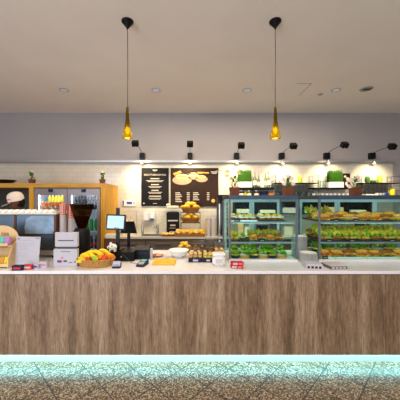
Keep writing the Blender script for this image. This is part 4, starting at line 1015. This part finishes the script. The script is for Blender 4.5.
    for k in range(9):
        a = R(258+k*8); wv = .006*math.sin(k*2.1)
        e.box(-.006, .006, -.002, .002, -.006, .008, M=Q @ T(math.cos(a)*.094*.98, math.sin(a)*.094*1.16, .052+wv) @ RZ(math.degrees(a)+90))
    e.build('embroidery', M_['red'], cap)
person()

# ------------------------------------------------------------ small things on the front counter
def on(py): return .757*F/(py-200)
# tea stand
D = 2.98; t = empty('tea_display', (X(-2, D), D, WT)); tag(t, 'light wooden display stand with arched header and coloured tea packets at the far left', 'display stand')
w = X(15, D)-X(-2, D); zT = Z(226, D)-WT
arch = [(-w, 0), (w, 0), (w, zT*.62)]+[(w*math.cos(a), zT*.66+zT*.34*math.sin(a)) for a in [PI*k/14 for k in range(1, 14)]]+[(-w, zT*.62)]
MB().poly(arch, .06, .072).build('back_board', M_['light_wood'], t)
for s in (-1, 1): MB().polyx([(-.12, 0), (.06, 0), (.06, zT*.68), (-.06, zT*.45), (-.12, .1)], s*w-.004, s*w+.004).build('side_board', M_['light_wood'], t)
for z in (.0, .23): MB().box(-w+.004, w-.004, -.12, .06, z, z+.01).box(-w+.004, w-.004, -.12, -.112, z, z+.045).build('shelf', M_['light_wood'], t)
text('tea', .075, (w*.2, .058, zT*.74), M_['table_brown'], t)
cols = ['teal', 'paper', 'pink', 'lilac', 'teal', 'lilac']; cols2 = ['table_brown', 'orange', 'yellow', 'juice_yellow', 'crust', 'yellow']
for j, (z, cc) in enumerate(((.24, cols), (.01, cols2))):
    for k in range(6):
        x = -w+.03+(2*w-.06)*(k+.5)/6
        o = MB().box(-.026, .026, -.02, .03, 0, .09, .002, M=RX(-18)).build('tea_packet', M_[cc[k]], loc=(X(-2, D)+x, D-.055, WT+z+.006))
        nm = {'teal': 'teal', 'paper': 'white', 'pink': 'pink', 'lilac': 'lilac', 'table_brown': 'brown', 'orange': 'orange', 'yellow': 'yellow', 'juice_yellow': 'bright yellow', 'crust': 'tan'}[cc[k]]
        tag(o, '%s tea packet on the %s shelf of the wooden tea stand, %s from the left' % (nm, ('upper', 'lower')[j], ORD[k]), 'tea packet', 'tea packets on the stand')
# menu sheet
D = 2.96; t = empty('menu_sheet', (X(26.5, D), D, WT)); tag(t, 'white A4 notice in a clear stand leaning beside the wooden tea stand', 'notice')
t.rotation_euler = (0, R(1.2), 0)
w = X(38.8, D)-X(14.8, D); hh = Z(236.5, D)-WT-.005
MB().box(-w/2, w/2, -.004, .0, .003, hh, M=RX(-6)).build('acrylic_front', M_['paper'], t)
MB().box(-w/2, w/2, .0, .06, 0, .006).build('foot', GBOX, t)
b = MB(); z = hh*.86
for k in range(15):
    if k in (1, 7, 12): z -= hh*.055; continue
    b.box(-w*.36, -w*.36+w*(.3+.38*random.random()), -.0055, -.004, z, z+.003, M=RX(-6)); z -= hh*.052
b.build('text_lines', mat('pale_ink', (160, 160, 168), .7, var=0), t)
MB().box(-w*.46, -w*.36, -.0055, -.004, hh*.9, hh*.93, M=RX(-6)).box(w*.3, w*.46, -.0055, -.004, hh*.93, hh*.95, M=RX(-6)).build('emblem', M_['ink'], t)
def carton(px0, px1, py0, py1, m, m2, label, name='small_carton', rz=0):
    D = on(py1); x0, x1 = X(px0, D), X(px1, D); w = x1-x0; h = (py1-py0)*D/F*.92
    t = empty(name, ((x0+x1)/2, D+.03, WT)); tag(t, label, 'box'); t.rotation_euler.z = rz
    MB().box(-w/2, w/2, -.03, .03, 0, h, .002).build('carton', M_[m], t); MB().box(-w*.38, w*.38, -.032, -.03, h*.3, h*.7).build('print', M_[m2], t); return t
carton(11.5, 21.5, 265.5, 270.8, 'navy', 'red', 'dark little carton with a red band at the front of the tea stand')
carton(22, 31.5, 264.8, 269.8, 'red', 'paper', 'red little carton with a white band beneath the white notice')
carton(32, 38, 264, 268.9, 'paper', 'blue', 'white little carton with blue print, between red and lilac cartons')
carton(38.5, 46.5, 261.5, 268, 'cup_grey', 'lilac', 'pale lilac carton at the right end of the little carton row')
carton(31.5, 41, 261.2, 264.8, 'yellow', 'gold_letters', 'small yellow carton behind the white and blue carton')
# two stacked leaflet signs
D = 2.93; w = X(77, D)-X(53.5, D); z1_ = Z(249, D)
t = empty('leaflet_box', (X(65.3, D), D, WT)); tag(t, 'lower white card box with small purple and pink print, beside the fruit basket', 'sign box')
h = z1_-WT; MB().box(-w/2, w/2, -.002, .05, 0, h, .002).build('box', M_['paper'], t)
MB().box(-.09, -.04, -.004, -.002, h*.22, h*.36).build('purple_mark', M_['purple'], t); MB().box(-.05, -.02, -.004, -.002, h*.45, h*.55).build('pink_mark', M_['pink'], t)
MB().box(-.05, .06, -.004, -.002, h*.84, h*.87).box(-.02, .02, -.004, -.002, h*.25, h*.36).box(.04, .08, -.004, -.002, h*.2, h*.24).build('text_lines', M_['ink'], t)
t = empty('leaflet_box', (X(66, D), D+.005, z1_)); tag(t, 'upper white card box with one dark line of text, stacked on another box', 'sign box')
h = Z(232.5, D)-z1_; w *= .95; MB().box(-w/2, w/2, -.002, .045, .026, h, .002).build('box', M_['paper'], t); MB().box(-w*.44, w*.44, .015, .04, 0, .026).build('foot', M_['rack_grey'], t)
MB().box(-w*.36, w*.34, -.004, -.002, h*.48, h*.54).build('text_line', M_['ink'], t); MB().box(-w*.25, w*.2, -.004, -.002, h*.36, h*.38).build('text_line', M_['cup_grey'], t)

# fruit basket
D = 2.97; bx_ = X(94.8, 2.93)
wicker_basket(bx_, D, WT, .222, .15, .085, 'oval wicker basket piled with bananas and oranges on the front worktop', 'wicker', 'fruit_basket')
def banana(seed, L=.15, bend=.042):
    t = empty('banana', (0, 0, -5)); pts = []; rs = []
    for k in range(13):
        s = k/12; x = (s-.5)*L; pts.append((x, 0, bend*(1-(2*s-1)**2)))
        rs.append(.0225*min(1, .45+2.6*s, .5+2.6*(1-s)))
    MB().tube(pts, rs, 6).build('peel', M_['banana'], t, smooth=True)
    MB().tube([(-L/2, 0, 0), (-L/2-.018, 0, -.012)], [.007, .006], 6).tube([(L/2, 0, 0), (L/2+.006, 0, -.004)], [.007, .003], 6).build('stem', M_['banana_tip'], t)
    return t
bp_ = banana(0)
bans = [(-.13, -.02, .06, 20), (-.10, .05, .075, -10), (-.12, -.07, .055, 35), (-.05, -.01, .10, -25), (-.02, .06, .12, -12), (.02, .02, .14, -28), (.07, .05, .13, -18), (-.08, .02, .115, 12), (.0, -.05, .085, -40), (.12, .06, .10, -32), (-.15, .03, .055, -15), (-.11, -.035, .095, -30), (-.045, .03, .13, 8), (.05, -.02, .12, -50)]
for k, (x, y, z, r) in enumerate(bans):
    o = bp_ if k == 0 else copy_tree(bp_); o.location = (bx_+x, D+y, WT+z); o.rotation_euler = (R(random.uniform(20, 60)), R(random.uniform(-12, 12)), R(r)); o.scale = (1, 1, 1)
    tag(o, 'yellow banana in the fruit basket, %s of the pile from the left' % ORD[sorted(range(len(bans)), key=lambda q: bans[q][0]).index(k)], 'banana', 'bananas in the fruit basket')
for k, (x, y, z, m, nm, lab) in enumerate(((.075, -.055, .115, 'orange', 'orange', 'orange fruit in the middle of the basket beside the bananas'), (.135, -.03, .10, 'orange', 'orange', 'orange fruit at the right of the pile in the basket'), (.17, .02, .095, 'orange', 'orange', 'orange fruit at the far right rim of the basket'), (.12, -.065, .10, 'apple_red', 'red_apple', 'red and yellow apple near the right front rim of the basket'), (.02, -.08, .10, 'apple_green', 'green_apple', 'green apple at the front of the fruit basket'), (-.06, -.075, .085, 'apple_red', 'red_apple', 'reddish apple under bananas at the front left of the basket'))):
    t = empty(nm, (bx_+x, D+y, WT+z)); tag(t, lab, nm.replace('_', ' '))
    MB().lathe([(.004, -.034), (.022, -.034), (.034, -.018), (.038, .002), (.033, .022), (.018, .034), (.004, .03)], n=20).build('flesh', M_[m], t, smooth=True)
    MB().tube([(0, 0, .028), (.003, 0, .042)], .002, 6).build('stem', M_['banana_tip'], t)

# small card holder, till, printer
D = 2.86; t = empty('card_holder', (X(116.5, D), D, WT)); tag(t, 'small dark holder of white cards right of the fruit basket', 'card holder')
MB().box(-.045, .045, -.02, .04, 0, .02, .003).box(-.045, .045, .02, .04, .02, .05).build('holder', M_['navy'], t); MB().box(-.04, .04, -.012, -.008, .02, .065, M=RX(-10)).box(-.04, .04, .004, .008, .02, .075, M=RX(-8)).build('cards', M_['paper'], t); MB().box(-.03, .03, -.014, -.012, .03, .036, M=RX(-10)).build('print', M_['navy'], t)
dx0, dx1 = X(111, 3.15), X(134, 3.15)
t = empty('cash_drawer', ((dx0+dx1)/2-.02, 3.17, WT)); tag(t, 'black cash drawer carrying the touch screen till', 'cash drawer'); w = dx1-dx0+.03
MB().box(-w/2, w/2, 0, .36, 0, .115, .004).build('case', M_['black_plastic'], t); MB().box(-w/2+.01, w/2-.01, -.006, 0, .015, .1, .002).build('drawer_front', M_['black_matte'], t); MB().cyl(0, 0, 0, .004, .008, n=12).xf(T(0, -.006, .06) @ RX(90)).build('lock', M_['steel'], t)
DT = WT+.115
t = empty('till_screen', (X(117.5, 3.3), 3.3, DT)); tag(t, 'touch screen till with a pale blue lit display on a black pole', 'till')
MB().box(-.07, .07, -.06, .08, 0, .015, .003).build('foot', M_['black_plastic'], t)
MB().box(-.02, .02, 0, .035, .015, Z(208, 3.3)-DT).build('pole', M_['black_plastic'], t)
sw = (X(126.3, 3.27)-X(107, 3.27))/2; zc = Z(222.2, 3.27)-DT; sh_ = (Z(214.5, 3.27)-Z(230, 3.27))/2
Q = T(-.012, -.03, zc) @ RX(-8) @ RY(2)
s_ = MB().box(-sw, sw, -.012, .015, -sh_, sh_, .004, M=Q).build('monitor', M_['black_plastic'], t)
MB().box(-sw+.018, sw-.018, -.0135, -.012, -sh_+.020, sh_-.018, M=Q).build('display', M_['screen'], s_)
MB().box(-.01, .012, -.0150, -.0135, -sh_+.022, -sh_+.032, M=Q).box(.018, .05, -.0150, -.0135, -sh_+.024, -sh_+.030, M=Q).build('buttons', M_['purple'], s_)
t = empty('customer_display', (X(128, 3.68), 3.72, WT)); tag(t, 'dark tilted monitor seen from behind, right of the lit till screen', 'monitor')
MB().box(-.07, .07, -.05, .07, 0, .015, .003).build('foot', M_['black_plastic'], t); MB().box(-.02, .02, -.01, .02, .015, .36).build('neck', M_['black_plastic'], t)
zc = Z(228, 3.65)-WT; MB().poly([(-.11, -.08), (.125, -.08), (.085, .09), (-.085, .09)], -.02, .01).xf(T(0, -.03, zc)).build('screen_back', M_['black_matte'], t)
# piggy bank
t = empty('piggy_bank', (X(112.3, 3.2), 3.215, DT)); tag(t, 'white piggy bank with yellow and green spots on the cash drawer', 'piggy bank')
b = MB().blob((0, 0, .055), .055, .042, .042, 0, sub=3); b.blob((-.045, -.02, .052), .02, .018, .018, 0, sub=2)
for sx_, sy_ in ((-1, -1), (1, -1), (-1, 1), (1, 1)): b.cyl(sx_*.03, sy_*.02, 0, .03, .012, n=10)
for s in (-1, 1): b.blob((-.025, s*.02, .1), .012, .008, .014, 0, sub=1)
b.build('body', M_['porcelain'], t, smooth=True)
MB().blob((.0, -.036, .07), .014, .006, .012, 0, sub=1).blob((-.04, -.036, .05), .010, .006, .01, 0, sub=1).build('green_spots', M_['green'], t, smooth=True)
MB().blob((.028, -.034, .05), .014, .006, .013, 0, sub=1).blob((-.02, -.038, .045), .011, .006, .01, 0, sub=1).build('yellow_spots', M_['yellow'], t, smooth=True)
t = MB().box(-.08, .08, -.05, .05, 0, .06, .01).build('napkin_pack', M_['cream'], loc=(X(111.5, 3.62), 3.62, WT+.22)); tag(t, 'cream napkin pack on a dark box behind the piggy bank', 'napkins')
t = MB().box(-.09, .09, -.06, .06, 0, .22, .006).build('dark_caddy', M_['table_brown'], loc=(X(111.5, 3.62), 3.62, WT)); tag(t, 'dark brown box behind the piggy bank carrying napkins', 'box')
px0, px1 = X(135.3, 3.28), X(149, 3.28); t = empty('receipt_printer', ((px0+px1)/2, 3.28, WT)); tag(t, 'black receipt printer right of the cash drawer', 'printer'); w = px1-px0
MB().polyx([(0, 0), (.17, 0), (.17, .15), (.06, .155), (0, .12)], -w/2, w/2).build('case', M_['black_plastic'], t); MB().box(-w*.4, w*.4, -.002, 0, .07, .09).build('slot', M_['navy'], t)
o = MB().lathe([(.02, 0), (.02, .13)], n=16).build('paper_roll', M_['paper'], loc=(X(151, 3.3), 3.33, WT), smooth=True); tag(o, 'upright white paper roll right of the receipt printer', 'paper roll')
o = MB().tube([(X(123, 3.16), 3.14, WT+.09), (X(127, 3.1), 3.10, WT+.05), (X(132, 3.06), 3.06, WT+.006), (X(140, 3.05), 3.05, WT+.006), (X(143, 3.03), 3.03, WT+.012)], .003, 6).build('cable', M_['rack_grey'], smooth=True); tag(o, 'thin grey cable running from the cash drawer to the card terminal', 'cable')
t = empty('card_terminal', (X(142.5, 2.98), 2.98, WT), R(-12)); tag(t, 'dark card payment terminal lying in front of the receipt printer', 'card terminal')
MB().polyx([(-.08, 0), (.08, 0), (.08, .055), (-.08, .022)], -.045, .045).build('case', M_['navy'], t)
Q = T(0, 0, .0385) @ Matrix.Rotation(math.atan2(.033, .16), 4, 'X')
MB().box(-.032, .032, .02, .065, .001, .003, M=Q).build('display', M_['teal'], t); b = MB()
for i in range(3):
    for j in range(4): b.box(-.03+i*.022, -.014+i*.022, -.065+j*.018, -.053+j*.018, .001, .004, M=Q)
b.build('keys', M_['cup_grey'], t)
# sandwich on paper, cutting board
t = empty('wrapped_sandwich', (X(157.5, 3.35), 3.38, WT), R(20)); tag(t, 'flat sandwich on pale paper behind the yellow board', 'sandwich')
MB().ruffle(-.12, .12, -.09, .09, .008, .004, 3, 14).build('paper', M_['paper'], t, solid=.001)
MB().blob((-.01, 0, .03), .09, .045, .02, .15, seed=4).build('bread', M_['bread_dark'], t, smooth=True); MB().blob((0, -.02, .035), .06, .03, .014, .3, seed=8).build('filling', M_['ham'], t, smooth=True)
t = empty('chopping_board', (X(164.5, 3.1), 3.02, WT)); tag(t, 'thick yellow cutting board on the worktop in front of the white bowl', 'cutting board')
MB().box(-.135, .135, -.04, .20, 0, .028, .006).build('board', mat('yellow_board', (226, 180, 60), .5, var=.05), t)
t = MB().lathe([(.055, 0), (.06, .006), (.11, .04), (.13, .09), (.137, .094), (.132, .098), (.120, .088), (.10, .04), (.05, .014), (.005, .012)], n=40, cap=False).build('serving_bowl', M_['porcelain'], loc=(X(178.8, 3.42), 3.42, WT), smooth=True); tag(t, 'large empty white bowl on the front worktop', 'bowl')
# croissants behind bowl
wicker_basket(X(184.5, 3.76), 3.74, WT, .10, .08, .07, 'small wicker basket of golden pastries behind the white bowl')
for k in range(7):
    a = k*2.4; r = math.sqrt(k/7)*.055
    place(crs if k % 2 else buns, k, (X(184.5, 3.76)+math.cos(a)*r, 3.74+math.sin(a)*r*.8, WT+.06+(.045 if k < 4 else .01)), a, 'golden pastry in the basket behind the white bowl, %s outward from its middle' % ORD[k], 'pastry', 'pastries behind the white bowl', 1.0)
# clear boxes
def clear_box(px0, px1, D, h, m, n, lab, noun, dep=.15, lift=0, prots=None):
    x0, x1 = X(px0, D), X(px1, D); w = x1-x0
    t = empty('clear_food_box', ((x0+x1)/2, D, WT+lift)); tag(t, lab, 'food box')
    MB().box(-w/2, w/2, 0, dep, 0, .045, .003).build('base', M_['price_dark'], t)
    MB().box(-w/2, w/2, 0, .003, .045, h).box(-w/2, w/2, dep-.003, dep, .045, h).box(-w/2, -w/2+.003, .003, dep-.003, .045, h).box(w/2-.003, w/2, .003, dep-.003, .045, h).build('walls', GBOX, t)
    MB().box(-w/2, w/2, 0, dep, h, h+.003).build('lid', GBOX, t)
    MB().box(-w*.18, w*.18, -.002, 0, .012, .034).build('sticker', M_['paper'], t)
    for k in range(n):
        i = k % max(1, int(w/.055)); nx = max(1, int(w/.055)); j = k//nx
        o = (prots[k % len(prots)]).copy(); C.objects.link(o)
        o.location = ((x0+x1)/2-w/2+w*(i+.5)/nx, D+.045+.055*(j % 2), WT+lift+.05+.032*(j//2)); o.scale = (.72,)*3; o.rotation_euler = (0, 0, random.uniform(-1, 1))
        tag(o, '%s, %s counted from its front left' % (noun, ORD[k]), 'pastry', noun)
ck = [MB().blob((0, 0, .02), .036, .034, .02, .12, seed=s).build('cookie', M_['pastry_pale'], loc=(0, 0, -5), smooth=True) for s in (3,)]
ch = [MB().box(-.035, .035, -.03, .03, 0, .032, .006).build('cheese_piece', M_['cheese'], loc=(0, 0, -5))]
ft = [MB().blob((0, 0, .02), .034, .034, .022, .2, seed=5).build('dried_snack', M_['bread_dark'], loc=(0, 0, -5), smooth=True)]
BIG = 3.12
clear_box(188.5, 202.5, BIG, .16, None, 12, 'clear plastic box of pale cookies on the worktop right of the white bowl', 'pale cookie in the clear box right of the white bowl', prots=ck)
clear_box(203, 213.5, BIG, .16, None, 8, 'clear plastic box of yellow cheese pieces behind the white tub', 'yellow cheese piece in the clear box', prots=ch)
clear_box(193, 205, 3.40, .20, None, 12, 'clear plastic box of brown snacks behind the cookie box', 'brown snack in the clear box behind the cookies', prots=ft)
clear_box(206, 219, 3.46, .22, None, 12, 'clear plastic box of brown snacks behind the cheese box', 'brown snack in the clear box behind the cheese', prots=ft)
clear_box(214.5, 225, 3.22, .23, None, 12, 'tall clear plastic box of golden snacks left of the display case', 'golden snack in the tall clear box', prots=ck)
for p in ck+ch+ft: bpy.data.objects.remove(p)
# white tub
D = 3.0; t = empty('white_tub', (X(219, 2.95), 3.0, WT)); tag(t, 'white rounded plastic tub at the front left of the display case', 'tub')
MB().box(-.07, .07, -.06, .06, 0, .12, .02).build('body', M_['white_plastic'], t, smooth=True); MB().box(-.075, .075, -.065, .065, .12, .142, .008).build('lid', M_['porcelain'], t)
MB().box(-.04, .04, -.0615, -.0600, .03, .08).build('sticker', M_['cup_grey'], t)
# red snack packs
for k in range(2):
    t = empty('snack_pack', (X(236.8, 2.86)+.006*k, 2.87, WT+k*.036)); tag(t, 'red and white snack pack before the left display case, %s of two' % ('lower', 'upper')[k], 'snack pack', 'red snack packs'); t.rotation_euler.z = R(-4+6*k)
    MB().box(-.068, .068, -.04, .05, 0, .034, .006).build('wrapper', M_['red'], t); MB().box(-.055, -.005, -.042, -.04, .006, .028).build('print', M_['paper'], t); MB().box(.01, .05, -.042, -.04, .008, .026).build('print', M_['pink'], t)
# flat piles in front of right case
for (pa, pb, D, h, m, lab, cr) in ((309, 325.5, 2.80, .04, 'cup_grey', 'pile of white napkin packs in front of the plates between the cases', -8), (331, 349, 2.80, .03, 'back_cab', 'low dark holder of printed cards in front of the right display case', 5)):
    x0, x1 = X(pa, D), X(pb, D); w = x1-x0; t = empty('card_tray', ((x0+x1)/2-.01, D+.09, WT), R(cr)); tag(t, lab, 'card tray')
    MB().box(-w/2, w/2, -.08, .10, 0, h, .003).build('tray', M_[m], t); MB().box(-w/2+.006, w/2-.006, -.074, .094, h, h+.012).build('top_sheet', M_['paper'] if m == 'cup_grey' else M_['cup_grey'], t)
    b = MB()
    for k in range(4): b.box(-w*.42+k*w*.22, -w*.28+k*w*.22, -.082, -.08, h*.2, h*.8)
    b.build('print', M_['navy'] if m == 'cup_grey' else M_['paper'], t)
for o in list(bpy.data.objects):
    if o.parent is None and o.location.z < -4:
        for c in list(o.children_recursive)+[o]: bpy.data.objects.remove(c)
